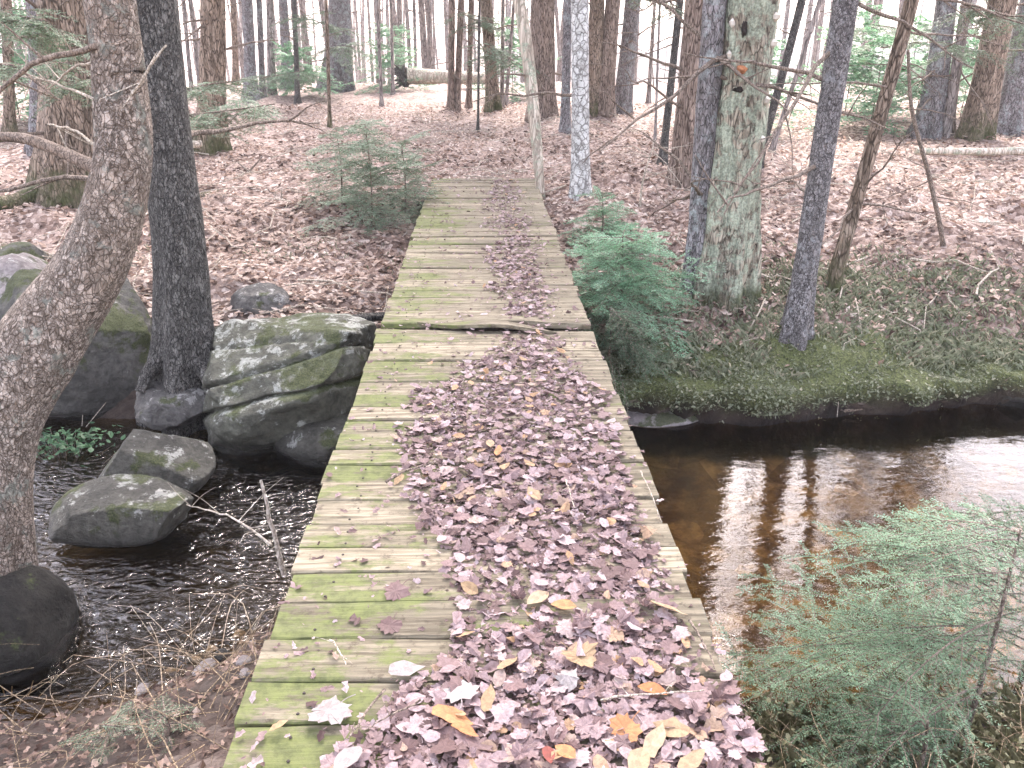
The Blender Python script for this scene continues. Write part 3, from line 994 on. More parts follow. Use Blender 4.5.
hx = rng.uniform(.5, 5.4, n); hdf = rng.uniform(-.02, .7, n) * rng.random(n) ** .5
kk = rng.random(n) < .15 + .85 * sstep(-.1, .14, fbm(hx * 2.7, hdf * 5, 3, 37)); hx = hx[kk]; hdf = hdf[kk]; n = len(hx)
ov_ = 0.22 * sstep(0.1, 0.9, hx) * sstep(0.0, 0.05, hdf) * (1 - sstep(0.05, 0.9, hdf)) * lipn(hx)
hy0 = shore_far(hx) + hdf
p = np.stack([hx, hy0 - ov_, height(hx, hy0) - .25 * ov_ + rng.uniform(0, .012, n)], -1)
scatter(gr, SHRED, p, rng, .010, .034, .7, np.clip(rng.beta(1.2, 2.2, n), 0, 1))
o = gr.build('bank_grass', M['grass'])
tag(o, 'short grey green grass and moss sprigs along the mossy bank', 'grass', kind='stuff')

# ---------------------------------------------------------------- rocks
def ico(sub):
    import bmesh
    bm = bmesh.new()
    bmesh.ops.create_icosphere(bm, subdivisions=sub, radius=1.0)
    V = np.array([v.co[:] for v in bm.verts]); Fc = np.array([[v.index for v in f.verts] for f in bm.faces])
    bm.free()
    return V, Fc


ICO = {s: ico(s) for s in (3, 4, 5, 6)}


def rock(name, label, loc, size, mat, seed, sub=5, cuts=7, rough=.12, rz=0.0, cracks=(), cutd=(.62, .92), group=None, cat='boulder', planes=(), roll=0.0):
    r = np.random.default_rng(seed)
    V, Fc = ICO[sub]
    V = V.copy()
    for _ in range(cuts):
        nrm = r.normal(size=3); nrm /= np.linalg.norm(nrm)
        d = r.uniform(*cutd)
        over = np.maximum(V @ nrm - d, 0)
        V -= nrm[None] * (over * .88)[:, None]
    for (nv, d) in planes:
        nv = np.array(nv, float); nv /= np.linalg.norm(nv)
        V -= nv[None] * (np.maximum(V @ nv - d, 0) * .95)[:, None]
    rough *= 1.3
    V = V + V * (n3(V * 1.7 + seed, seed)[:, None] * rough * 2.2) + V * (n3(V * 5 + seed, seed + 3)[:, None] * rough * .8) + V * (n3(V * 14 + seed, seed + 7)[:, None] * rough * .4)
    for (nv, d, depth, wdt) in cracks:
        nv = np.array(nv, float); nv /= np.linalg.norm(nv)
        dd = V @ nv - d + .12 * n3(V * 3, 5)
        V = V * (1 - depth * np.exp(-(dd / wdt) ** 2))[:, None]
    V = V * np.asarray(size)
    if roll:
        c, s = math.cos(roll), math.sin(roll)
        V = np.stack([V[:, 0] * c - V[:, 2] * s, V[:, 1], V[:, 0] * s + V[:, 2] * c], -1)
    c, s = math.cos(rz), math.sin(rz)
    V = V @ np.array([[c, s, 0], [-s, c, 0], [0, 0, 1]])
    o = MB().add(V, Fc).build(name, M[mat], smooth=True)
    o.location = loc
    tag(o, label, cat, group)
    return o


def rock_px(px, py, Y, wpx, hpx, depth, mat, seed, label, name='boulder', **kw):
    c = at_y(px, py, Y)
    k = zc(c) / F_PX
    # view tilt: part of the height on screen is depth
    return rock(name, label, c, (wpx * k / 2, depth / 2, hpx * k / 2), mat, seed, **kw)


rock_px(88, 345, 5.75, 172, 178, 1.25, 'rock_dark', 3, 'huge dark mossy boulder behind the leaning pale trunk', sub=6, cuts=10, rough=.16, cutd=(.55,.9))
rock_px(25, 300, 6.15, 130, 90, 0.9, 'rock_pink', 31, 'pale lichen spotted boulder at the left edge, above the dark mossy one', sub=5, cuts=8)
rock_px(292, 380, 5.05, 206, 178, 1.1, 'rock_lichen', 12, 'large cracked boulder with white lichen and moss, beside the bridge', sub=6, cuts=4, rough=.15, rz=.1, roll=.17,
        planes=(((-.15, -.45, .9), .50), ((.25, .1, .95), .62), ((.1, -.8, -.6), .78), ((-.9, -.2, .3), .72), ((.9, -.3, .1), .8)),
        cracks=(((-.12, .5, 1), .12, .16, .022), ((-.05, .35, 1), -.16, .14, .025), ((.2, .4, 1), .42, .06, .02), ((1, .5, .4), .1, .04, .015)), cutd=(.75, .95))
rock_px(330, 442, 4.75, 110, 60, 0.55, 'rock_wet', 41, 'wet green rock low in the stream under the cracked boulder', sub=5, cuts=6)
rock_px(168, 402, 5.0, 80, 50, 0.5, 'rock_grey', 8, 'rounded grey boulder under the dark trunk at the waterline', sub=5, cuts=4, rough=.14, cutd=(.6,.9), planes=(((.1, -.2, 1), .42), ((-.6, -.5, .5), .55), ((.6, -.6, .5), .62), ((0, -1, .1), .6)))
rock_px(144, 458, 4.25, 132, 118, 0.7, 'rock_wet', 24, 'pointed mossy rock in the stream, the farther of two dark rocks', sub=5, cuts=3, rough=.10, planes=(((-.80, -.1, .60), .34), ((.46, -.15, .88), .26), ((.12, -.93, .36), .42), ((0, .8, .6), .45)), cutd=(.85, .97))
rock_px(118, 510, 3.75, 150, 70, 0.5, 'rock_wet', 27, 'long flat topped wet rock in the stream, the nearer of two', sub=5, cuts=3, rough=.10, planes=(((-.35, -.2, .92), .40), ((.15, 0, 1), .46), ((-.1, -.95, .25), .5), ((-.9, -.3, .4), .62)), cutd=(.8, .95))
rock_px(14, 632, 2.95, 122, 132, 0.6, 'rock_black', 16, 'dark wet boulder on the near shore under the leaning trunk', sub=5, cuts=6)
rock_px(262, 301, 6.35, 62, 34, 0.45, 'rock_grey', 19, 'flat grey stone lying on the bank above the root', name='stone', sub=5, cuts=6, cat='stone')
rock_px(215, 352, 5.45, 60, 26, 0.4, 'rock_dark', 59, 'dark low stone between the dark trunk and the cracked boulder', name='stone', sub=4, cuts=6, cat='stone')
rock_px(1008, 396, 5.35, 60, 50, 0.4, 'rock_dark', 62, 'dark rooty stone at the right end of the mossy bank', name='stone', sub=5, cuts=6, cat='stone')
rock_px(20, 262, 7.0, 70, 40, .6, 'rock_dark', 71, 'low dark mossy stone on the bank at the left edge', name='stone', sub=4, cuts=6, cat='stone')
rock_px(655, 416, 5.15, 90, 14, .35, 'rock_pink', 73, 'pale flat slab at the waterline under the mossy bank', name='stone', sub=4, cuts=4, cat='stone')
rs = np.random.default_rng(17)
peb = [(224, 658), (244, 664), (211, 640), (232, 640), (196, 656), (252, 645), (176, 692), (238, 628), (205, 672), (260, 652), (188, 640), (246, 676), (218, 622), (143, 690), (168, 664)]
for i, (px, py) in enumerate(peb):
    P = ground_at(px, py)
    s = rs.uniform(.016, .042)
    P[2] += s * .35
    rock('pebble', 'small pale pebble in the dark mud beside the bridge', P, (s * rs.uniform(1, 1.5), s, s * .7), 'pebble' if i % 3 else 'rock_grey', 200 + i, sub=3, cuts=4, rz=rs.uniform(0, 3), group='pebbles in the mud beside the bridge', cat='pebble')
# ---------------------------------------------------------------- hemlock sprays
def spray(mbn, mbw, rng, base, d, L, needle=.012, step=.005, nw=.0011, droop=.25, ntw=16, fan=.5, tone=.5, wood_r=.004):
    """one flat frond: an axis, side twigs and their needles"""
    d = np.asarray(d, float); d /= np.linalg.norm(d)
    side = np.cross(d, [0, 0, 1]); side /= np.linalg.norm(side) + 1e-9
    roll = rng.normal(0, .25)
    upv = np.cross(side, d)
    side = side * math.cos(roll) + upv * math.sin(roll)
    n = 10
    t = np.linspace(0, 1, n)
    ax = np.asarray(base) + d * (t * L)[:, None] + np.array([0, 0, -1]) * (droop * L * t ** 2)[:, None] + side * (rng.normal(0, .06) * L * t ** 2)[:, None]
    tube(mbw, ax, np.linspace(wood_r, wood_r * .3, n), 4, cap=False)
    segs = [(ax, 1.0)]
    for i in range(ntw):
        u = (i + .7 + rng.uniform(-.2, .2)) / (ntw + .3)
        u = min(u, .97)
        p0 = np.array([np.interp(u, t, ax[:, k]) for k in range(3)])
        tl = L * fan * (1 - u) ** .8 * (.35 + .65 * min(1, u * 4)) * rng.uniform(.65, 1.15) + .02 * L
        s = 1 if i % 2 else -1
        dv = d * math.cos(.85) + side * s * math.sin(.85) + np.array([0, 0, rng.normal(-.12, .12)])
        dv /= np.linalg.norm(dv)
        q = np.linspace(0, 1, 5)
        tw = p0 + dv * (q * tl)[:, None] + (d * .18 - np.array([0, 0, .18]) * 1.0) * (tl * q ** 2)[:, None]
        tube(mbw, tw, np.linspace(wood_r * .45, wood_r * .2, 5), 3, cap=False)
        segs.append((tw, 1.0))
        if tl > .12:
            for e in (.35, .6, .8):
                p1 = np.array([np.interp(e, q, tw[:, k]) for k in range(3)])
                s2 = rng.choice([-1, 1])
                dv2 = dv * .7 + np.cross(upv, dv) * s2 * .7; dv2 /= np.linalg.norm(dv2)
                tl2 = tl * .35
                segs.append((p1 + dv2 * (np.linspace(0, 1, 3) * tl2)[:, None] - np.array([0, 0, .1 * tl2]) * (np.linspace(0, 1, 3) ** 2)[:, None], 1.0))
    B, D, Nn = [], [], []
    for (sg, _) in segs:
        ln = np.linalg.norm(np.diff(sg, axis=0), axis=1).sum()
        c = max(2, int(ln / step))
        u = (np.arange(c) + rng.random(c) * .6) / c
        q = np.linspace(0, 1, len(sg))
        pp = np.stack([np.interp(u, q, sg[:, k]) for k in range(3)], -1)
        td = sg[-1] - sg[0]; td = td / (np.linalg.norm(td) + 1e-9)
        sd = np.cross(upv, td); sd /= np.linalg.norm(sd) + 1e-9
        for s in (-1, 1):
            dv = td[None] * .5 + sd[None] * s * .85 + rng.normal(0, .16, (c, 3))
            dv /= np.linalg.norm(dv, axis=1)[:, None]
            B.append(pp); D.append(dv)
            nn = upv[None] + rng.normal(0, .35, (c, 3)); Nn.append(nn)
    B = np.concatenate(B); D = np.concatenate(D); Nn = np.concatenate(Nn)
    nb = len(B)
    diamonds(mbn, B, D, needle * rng.uniform(.6, 1.15, nb), Nn, nw, np.clip(rng.normal(tone, .17, nb) + rng.normal(0, .08), 0, 1))


def hemlock(name, label, base, height_, fronds, mat, rng, needle, step, nw, length=(.3, .6), dirs=None, ntw=16, droop=.25, lean=(0, 0), cat='young hemlock', tone=.5, stem_r=.012, group=None):
    root = empty(name, base)
    tag(root, label, cat, group)
    st, nd, wd = MB(), MB(), MB()
    base = np.asarray(base, float)
    top = base + np.array([lean[0], lean[1], height_])
    P = resample([base - np.array([0, 0, .05]), base + (top - base) * .5 + np.array([.02, .01, 0]), top], 12)
    tube(st, P, np.linspace(stem_r, stem_r * .25, 12), 7)
    for i in range(fronds):
        u = (i + .6) / fronds
        u = .08 + .92 * u
        p0 = np.array([np.interp(u, np.linspace(0, 1, 12), P[:, k]) for k in range(3)])
        az = i * 2.4 + rng.normal(0, .35) if dirs is None else rng.uniform(*dirs)
        L = (length[1] * (1 - u) + length[0] * u) * rng.uniform(.75, 1.2)
        d = np.array([math.cos(az), math.sin(az), rng.normal(.15, .24)])
        spray(nd, wd, rng, p0, d, L, needle, step, nw, droop * rng.uniform(.5, 1.5), ntw, tone=tone + rng.normal(0, .15))
    st.build('stem', M['twig'], root, loc=base, smooth=True)
    wd.build('twigs', M['twig'], root, loc=base)
    nd.build('needles', M[mat], root, loc=base)
    return root


# ---------------------------------------------------------------- trees
CROWNS = []  # out-of-view crowns, added to block sky in reflections and shade the ground
for k in range(4):
    r = np.random.default_rng(400 + k)
    cb = MB()
    n = 68
    for i in range(n):
        u = r.random()
        zz = 5.0 + 8.0 * u
        az = r.uniform(0, 6.28)
        rad = (2.3 * (1 - u) + .5) * r.uniform(.25, 1)
        c0 = np.array([math.cos(az) * rad, math.sin(az) * rad, zz - .25 * rad])
        m = 42
        off = r.normal(0, 1, (m, 3)) * np.array([.42, .42, .10])
        d = r.normal(0, 1, (m, 3)) * np.array([1, 1, .35]); d /= np.linalg.norm(d, axis=1)[:, None]
        nn = r.normal(0, .4, (m, 3)) + np.array([0, 0, 1])
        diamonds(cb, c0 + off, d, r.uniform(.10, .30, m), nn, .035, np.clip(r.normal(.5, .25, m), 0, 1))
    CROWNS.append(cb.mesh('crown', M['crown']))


def limb(mb, rng, p0, d, L, r0, twigs=4, sag=.15, wig=.12):
    d = np.asarray(d, float); d /= np.linalg.norm(d)
    n = 9
    t = np.linspace(0, 1, n)
    wob = np.cumsum(rng.normal(0, wig / n, (n, 3)), axis=0) * L
    P = np.asarray(p0) + d * (t * L)[:, None] + wob - np.array([0, 0, sag * L]) * (t ** 2)[:, None]
    tube(mb, P, np.linspace(r0, r0 * .25, n), 6)
    for k in range(twigs):
        u = rng.uniform(.25, .95)
        q = np.array([np.interp(u, t, P[:, j]) for j in range(3)])
        dd = d + rng.normal(0, .65, 3); dd /= np.linalg.norm(dd)
        l2 = L * rng.uniform(.15, .4)
        n2 = 5
        t2 = np.linspace(0, 1, n2)
        P2 = q + dd * (t2 * l2)[:, None] + np.cumsum(rng.normal(0, .03, (n2, 3)), axis=0) * l2
        tube(mb, P2, np.linspace(r0 * .4, r0 * .12, n2), 4)


def tree(label, pts, radii, mat, seed, rings=60, sides=20, limbs=0, limb_len=(.5, 1.4), limb_z=(.4, 2.6), crown=True, flare=1.7, rough=.06, group=None, name='tree', cat='tree',
         height_=13.0, limb_mat='twig', lobes=5, extra=None, roots=0):
    """trunk along the given world points (base first), carried on upwards to HEIGHT_"""
    rng = np.random.default_rng(seed)
    pts = [np.asarray(p, float) for p in pts]
    base = pts[0].copy()
    root = empty(name, base)
    tag(root, label, cat, group)
    last = pts[-1]; d = pts[-1] - pts[-2]; d = d / np.linalg.norm(d)
    rad = list(radii)
    nvis = len(pts)
    up = []
    if height_ > last[2] - base[2] + .5:
        for k in range(1, 4):
            f = k / 3
            dd = d * (1 - f * .5) + np.array([0, 0, 1]) * (f * .5)
            up.append(last + dd / dd[2] * (height_ - (last[2] - base[2])) * f)
            rad.append(radii[-1] * (1 - .82 * f))
    allp = [base - np.array([0, 0, .25])] + pts + up
    rad = [radii[0]] + rad
    dist = np.concatenate([[0], np.cumsum(np.linalg.norm(np.diff(np.array(allp), axis=0), axis=1))])
    P = resample(allp, 400)
    dP = np.concatenate([[0], np.cumsum(np.linalg.norm(np.diff(P, axis=0), axis=1))])
    Dvis = np.linalg.norm(np.diff(np.array(allp[:nvis + 1]), axis=0), axis=1).sum()
    # dense rings where it shows
    s = np.concatenate([np.linspace(0, Dvis * 1.1, rings), np.linspace(Dvis * 1.1, dP[-1], 14)[1:]]) if up else np.linspace(0, dP[-1], rings)
    PP = np.stack([np.interp(s, dP, P[:, k]) for k in range(3)], -1)
    rr = np.interp(s, dist, rad)
    hz = s - .25
    fl = 1 + (flare - 1) * np.exp(-np.maximum(hz, 0) / (2.2 * radii[0] + .06))
    ph = rng.uniform(0, 6.28, 3)

    def shape(th, i, Pq):
        e = np.exp(-np.maximum(hz, 0) / (3.0 * radii[0] + .08))[:, None]
        lob = 1 + e * .28 * np.sin(lobes * th + ph[0]) + e * .12 * np.sin(2 * th + ph[1])
        q = np.stack([np.cos(th) * np.ones_like(lob) * 2.4, np.sin(th) * np.ones_like(lob) * 2.4, (s[:, None] / max(radii[0], .03) * .55) * np.ones_like(lob)], -1).reshape(-1, 3)
        nz = n3(q + seed, seed).reshape(lob.shape)
        q2 = q * np.array([2.6, 2.6, 2.2])
        nz2 = n3(q2 + seed, seed + 2).reshape(lob.shape)
        return lob * (1 + rough * (2.4 * nz + 1.3 * nz2))
    tb = MB()
    tube(tb, PP, rr * fl, sides, shape=shape)
    tb.build('trunk', M[mat], root, loc=base, smooth=True)
    for k in range(roots):
        az = rng.uniform(0, 6.28)
        L = radii[0] * rng.uniform(3, 5)
        q = []
        for u in np.linspace(0, 1, 7):
            xx_ = base[0] + math.cos(az + .3 * u) * (radii[0] * .6 + L * u); yy_ = base[1] + math.sin(az + .3 * u) * (radii[0] * .6 + L * u)
            q.append((xx_, yy_, float(height(xx_, yy_)) + radii[0] * .55 * (1 - u) ** 1.5 - .03 * u))
        rb = MB(); tube(rb, q, np.linspace(radii[0] * .42, radii[0] * .1, 7), 8, shape=lambda th, i, P_: 1 + .15 * np.sin(3 * th + i))
        rb.build('root', M[mat], root, loc=base, smooth=True)
    for k in range(limbs):
        zt = base[2] + rng.uniform(*limb_z)
        j = int(np.argmin(np.abs(PP[:, 2] - zt)))
        az = rng.uniform(0, 6.28)
        lb = MB()
        L = rng.uniform(*limb_len)
        limb(lb, rng, PP[j] + np.array([math.cos(az), math.sin(az), 0]) * rr[j] * .7, (math.cos(az), math.sin(az), rng.normal(.05, .3)), L, max(.006, min(.02, rr[j] * .2)), twigs=int(rng.integers(2, 6)))
        lb.build('branch', M[limb_mat], root, loc=base, smooth=True)
    if crown:
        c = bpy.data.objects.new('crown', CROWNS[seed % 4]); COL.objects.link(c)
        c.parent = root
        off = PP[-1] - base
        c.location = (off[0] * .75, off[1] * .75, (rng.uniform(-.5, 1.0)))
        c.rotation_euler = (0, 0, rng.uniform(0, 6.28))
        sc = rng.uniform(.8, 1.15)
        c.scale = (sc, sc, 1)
    if extra:
        extra(root, base, PP, rr)
    return root


def trunk_px(base_px, top_px, wpx, ymax=29.0, lean_y=0.0, mids=()):
    """world points of a trunk seen from its foot pixel to its pixel at the top of the frame"""
    b = ground_at(*base_px, ymax=ymax)
    k = zc(b) / F_PX
    p = [b]
    for m in mids:
        p.append(at_y(m[0], m[1], b[1] + lean_y * .5))
    p.append(at_y(top_px[0], top_px[1], b[1] + lean_y))
    r = wpx * k / 2
    return p, [r] + [r * (1 - .10 * (i + 1) / len(p)) for i in range(len(p) - 1)]


# the leaning pale tree of the foreground
p = [at_y(-30, 620, 3.05), at_y(-22, 530, 3.12), at_y(-10, 430, 3.25), at_y(36, 350, 3.38), at_y(98, 256, 3.5), at_y(122, 160, 3.55), at_y(119, 70, 3.58), at_y(110, 0, 3.6)]
p[0][2] = min(p[0][2], float(height(p[0][0], p[0][1])) - .02)
rad = [.20, .19, .18, .17, .135, .112, .102, .096]


def pale_extra(root, base, PP, rr):
    r = np.random.default_rng(2)
    for (a, b, rad_) in (((100, 168), (-40, 128), .030), ((98, 46), (-30, 118), .013), ((95, 100), (20, 75), .006), ((104, 62), (45, 92), .006), ((105, 150), (50, 125), .007), ((128, 95), (168, 40), .007), ((70, 320), (108, 306), .010)):
        lb = MB()
        q0 = at_y(a[0], a[1], 3.5); q1 = at_y(b[0], b[1], 3.7 if b[0] < 100 else 3.5)
        mid = (q0 + q1) / 2 + np.array([0, 0, .05 + .06 * r.random()]) * np.linalg.norm(q1 - q0)
        P = resample([q0, mid, q1], 12) + np.cumsum(r.normal(0, .004, (12, 3)), axis=0)
        tube(lb, P, np.linspace(rad_, rad_ * .55, 12), 7)
        if rad_ < .02 and np.linalg.norm(q1 - q0) > .25:
            for _ in range(3):
                j = int(r.integers(3, 11))
                dd = r.normal(0, 1, 3); dd /= np.linalg.norm(dd)
                tube(lb, resample([P[j], P[j] + dd * .18], 4), [rad_ * .4] * 3 + [rad_ * .15], 4)
        lb.build('branch', M['twig'] if rad_ > .01 else M['twig_pale'], root, loc=base, smooth=True)


tree('thick leaning tree with flaky pale pinkish bark, bent over the near stream bank', p, rad, 'bark_pale', 51, rings=150, sides=36, flare=1.15, rough=.07, height_=11, crown=False, extra=pale_extra)

# the dark straight tree behind it with the long root
b = at_y(182, 372, 5.25)
p = [b, at_y(184, 320, 5.25), at_y(180, 240, 5.27), at_y(163, 120, 5.32), at_y(148, 0, 5.4)]
p[0][2] = float(height(p[0][0], p[0][1])) + .02


def dark_extra(root, base, PP, rr):
    for pts, r0, r1 in (([at_y(200, 335, 5.3), at_y(245, 352, 5.35), at_y(300, 338, 5.5), at_y(345, 322, 5.65), at_y(385, 316, 5.8)], .085, .03),
                        ([at_y(185, 350, 5.2), at_y(205, 372, 5.05), at_y(214, 395, 4.95)], .07, .035),
                        ([at_y(170, 352, 5.2), at_y(152, 368, 5.1), at_y(140, 392, 5.0)], .07, .03)):
        rb = MB(); q = resample(pts, 18)
        tube(rb, q, np.linspace(r0, r1, 18), 12, shape=lambda th, i, P_: 1 + .12 * np.sin(3 * th + i * .4) + .08 * np.sin(5 * th - i))
        rb.build('root', M['bark_dark'], root, loc=base, smooth=True)


tree('dark scaly straight trunk beside the leaning tree, its long root running along the bank', p, [.19, .165, .155, .155, .16], 'bark_dark', 52, rings=130, sides=32, flare=1.5, limbs=3, limb_z=(1.6, 3.0), rough=.05, extra=dark_extra)

GT = 'trunks standing in the wood behind the bridge'
TL = [
    # label, base, top, w, bark, limbs, extras
    ('broad brown trunk with mossy roots, behind the leaning pale tree', (76, 200), (66, 0), 52, 'bark_brown', 5, dict(roots=5, flare=1.6)),
    ('pale tan trunk at the far left, beside the mossy rooted trunk', (40, 150), (34, 0), 15, 'bark_grey', 2, {}),
    ('slim trunk at the left edge among green hemlock boughs', (10, 140), (6, 0), 10, 'bark_brown', 2, {}),
    ('straight brown trunk with green boughs across its foot', (211, 152), (213, 0), 24, 'bark_brown', 6, dict(flare=1.35)),
    ('thick grey brown trunk with flared foot on the crest, left of the path', (338, 88), (340, 0), 22, 'bark_grey', 3, dict(flare=1.5)),
    ('thin dark sapling trunk left of the thick crest trunk', (298, 104), (294, 0), 5, 'bark_dark', 4, {}),
    ('very thin sapling standing in front of the thick crest trunk', (330, 128), (326, 0), 3.6, 'bark_brown', 3, {}),
    ('pale trunk of medium width among the slim trunks on the left', (252, 100), (247, 0), 11, 'bark_grey', 2, {}),
    ('slim trunk just left of the medium pale one', (236, 84), (233, 0), 6, 'bark_brown', 1, {}),
    ('slim pale trunk just right of the medium pale one', (263, 98), (259, 0), 6, 'bark_grey', 1, {}),
    ('slim brown trunk with a fork shadowed by green boughs, left group', (272, 94), (270, 0), 8, 'bark_far', 1, {}),
    ('slim leaning trunk right of the left group', (287, 90), (283, 0), 9, 'bark_grey', 1, {}),
    ('first thin pinkish trunk right of the dark straight tree', (184, 92), (176, 0), 4, 'bark_far', 1, {}),
    ('second thin pinkish trunk right of the dark straight tree', (192, 94), (183, 0), 4, 'bark_far', 1, {}),
    ('third thin pinkish trunk right of the dark straight tree', (201, 96), (190, 0), 4, 'bark_far', 1, {}),
    ('thin spindly trunk above the green shrub, left of the path', (382, 106), (377, 0), 3.4, 'bark_far', 4, {}),
    ('thin spindly trunk second left of the root plate', (393, 92), (391, 0), 3.2, 'bark_far', 3, {}),
    ('thin spindly trunk rising behind the fallen log', (416, 82), (414, 0), 3.4, 'bark_far', 3, {}),
    ('left of two slim reddish trunks close together behind the path', (451, 109), (452, 0), 6.5, 'bark_red', 2, {}),
    ('right of two slim reddish trunks close together behind the path', (457, 110), (461, 0), 6.5, 'bark_red', 2, {}),
    ('slim brown trunk right of the close reddish pair', (469, 109), (471, 0), 5.5, 'bark_red', 2, {}),
    ('whip thin sapling in the path right of the slim trunks', (478, 132), (479, 30), 2.4, 'bark_dark', 3, dict(height_=4)),
    ('leaning brown trunk with green boughs, middle of the view', (494, 108), (486, 0), 12, 'bark_brown', 4, dict(flare=1.3)),
    ('thin trunk just right of the leaning brown trunk', (502, 107), (503, 0), 4, 'bark_far', 2, {}),
    ('thin crooked trunk between the leaning brown one and the broad one', (506, 104), (514, 0), 3.4, 'bark_far', 2, {}),
    ('broad straight reddish brown trunk behind the leaning snag', (543, 119), (543, 0), 23, 'bark_red', 4, dict(flare=1.25)),
    ('slim purplish trunk beside the speckled white birch', (565, 131), (568, 0), 9, 'bark_grey', 3, {}),
    ('speckled white birch at the right of the bridge end', (581, 196), (580, 0), 17, 'bark_birch', 4, dict(flare=1.15, rough=.03)),
    ('left of three trunks growing from one clump, behind the birch', (594, 113), (597, 0), 15, 'bark_brown', 2, dict(flare=1.3)),
    ('middle of three trunks growing from one clump, behind the birch', (604, 114), (613, 0), 15, 'bark_red', 2, dict(flare=1.3)),
    ('right leaning trunk of the clump of three behind the birch', (621, 114), (633, 0), 16, 'bark_grey', 3, dict(flare=1.3)),
    ('thin bare dead stem in the bright gap', (648, 106), (653, 30), 4, 'bark_far', 4, dict(height_=3.4, crown=False)),
    ('thin straight stem right of the bright gap', (655, 140), (660, 0), 2.6, 'bark_far', 3, {}),
    ('slim dark leaning trunk right of the bright gap', (662, 166), (680, 0), 7.5, 'bark_dark', 6, {}),
    ('reddish brown trunk behind the slim grey one on the right', (686, 190), (699, 0), 27, 'bark_red', 4, dict(flare=1.3)),
    ('slim grey trunk close beside the big lichened trunk', (695, 292), (715, 0), 22, 'bark_grey', 6, dict(flare=1.5)),
    ('slim dark stem leaning out behind the big lichened trunk', (757, 168), (802, 0), 8, 'bark_dark', 5, {}),
    ('thin stem leaning behind the speckled spruce', (772, 150), (820, 0), 4.5, 'bark_far', 5, {}),
    ('speckled grey spruce trunk standing nearest the mossy bank', (795, 336), (846, 0), 22, 'bark_spruce', 8, dict(flare=1.6)),
    ('leaning slim brown trunk between the spruce and the dead sapling', (832, 288), (912, 0), 13, 'bark_brown', 5, dict(flare=1.2)),
    ('faded broad trunk far back on the right', (929, 132), (947, 0), 20, 'bark_grey', 2, {}),
    ('faded slim greenish trunk next to the faded broad one', (946, 133), (967, 0), 10, 'bark_far', 4, {}),
    ('broad brown trunk with dead twigs at the right, above the long log', (976, 138), (1003, 0), 26, 'bark_brown', 9, dict(flare=1.3)),
    ('pale broad trunk at the right edge behind the twiggy brown one', (1004, 130), (1032, 0), 22, 'bark_grey', 4, {}),
]
for i, (lb, bpx, tpx, w, bk, nl, kw) in enumerate(TL):
    p, rd = trunk_px(bpx, tpx, w)
    near = p[0][1] < 11
    kw = dict(kw)
    if p[0][0] < -1.0 and i % 3 == 0: kw['crown'] = False
    if p[0][0] > -1.0 and p[0][1] < (6.8 if i % 2 else 12): kw['crown'] = False
    tree(lb, p, rd, bk, 100 + i, rings=90 if near else 44, sides=24 if w > 10 else 10, limbs=nl, group=GT, limb_z=(.5, 2.2 + .03 * p[0][1]), **kw)


def big_extra(root, base, PP, rr):
    """bracket fungi, the orange wound and two dark hollows"""
    for (px, py, sc) in ((775, 18, .05), (773, 44, .045), (765, 100, .035), (757, 137, .04), (730, 24, .028), (727, 54, .025)):
        c = at_y(px, py, 0); d = ray(px, py); d = d / np.linalg.norm(d)
        j = int(np.argmin(np.abs(PP[:, 2] - (EYE + d[2] / d[1] * base[1]))))
        tgt = at_y(px, py, PP[j, 1] - rr[j] * .55)
        off = tgt - PP[j]; off[2] = 0
        off = off / (np.linalg.norm(off) + 1e-9)
        pos = PP[j] + off * rr[j] * .97
        fb = MB()
        th = np.linspace(-1.75, 1.75, 14)
        side = np.array([-off[1], off[0], 0])
        top, bot = [], []
        for a in th:
            rr_ = sc * (1 + .1 * math.sin(5 * a))
            q = pos + off * math.cos(a) * rr_ * .8 + side * math.sin(a) * rr_ * .7
            top.append(q + np.array([0, 0, .012])); bot.append(q - np.array([0, 0, .012]) - off * .01)
        Vf = np.array(top + bot + [pos + np.array([0, 0, .035]), pos - np.array([0, 0, .035])])
        k = len(th); Fq = [(i_, i_ + 1, k + i_ + 1, k + i_) for i_ in range(k - 1)]
        fb.add(Vf, Fq); fb.add(Vf, [(i_ + 1, i_, 2 * k) for i_ in range(k - 1)]); fb.add(Vf, [(k + i_, k + i_ + 1, 2 * k + 1) for i_ in range(k - 1)])
        fb.build('bracket_fungus', M['fungus'], root, loc=base, smooth=True)
    for nm, mt, px, py, sx_, sz_, lb in (('wound', 'wound', 741, 69, .022, .020, 'orange peeled wound in the bark'), ('hollow', 'hollow', 738, 90, .020, .013, None), ('hollow', 'hollow', 744, 30, .012, .030, None)):
        d = ray(px, py)
        j = int(np.argmin(np.abs(PP[:, 2] - (EYE + d[2] / d[1] * base[1]))))
        tgt = at_y(px, py, PP[j, 1] - rr[j] * .9)
        off = tgt - PP[j]; off[2] = 0; off /= np.linalg.norm(off)
        V_, F_ = ICO[3]
        side = np.array([-off[1], off[0], 0])
        Vw = PP[j] + off * rr[j] * 1.0 + (V_[:, :1] * side * sx_ * 1.6 + V_[:, 1:2] * off * .02 + V_[:, 2:] * np.array([0, 0, 1]) * sz_ * 1.6) * (1 + 1.5 * n3(V_ * 2.3 + px, 3)[:, None])
        o = MB().add(Vw, F_).build(nm, M[mt], root, loc=base, smooth=True)
        if lb: o['label'] = lb


p, rd = trunk_px((724, 296), (752, 0), 46)
tree('big rotting trunk covered in pale green lichen, with bracket fungi and an orange wound', p, [rd[0], rd[0] * .98], 'bark_lichen', 190, rings=140, sides=36, flare=1.28, limbs=2, rough=.13, height_=9, crown=False, extra=big_extra)

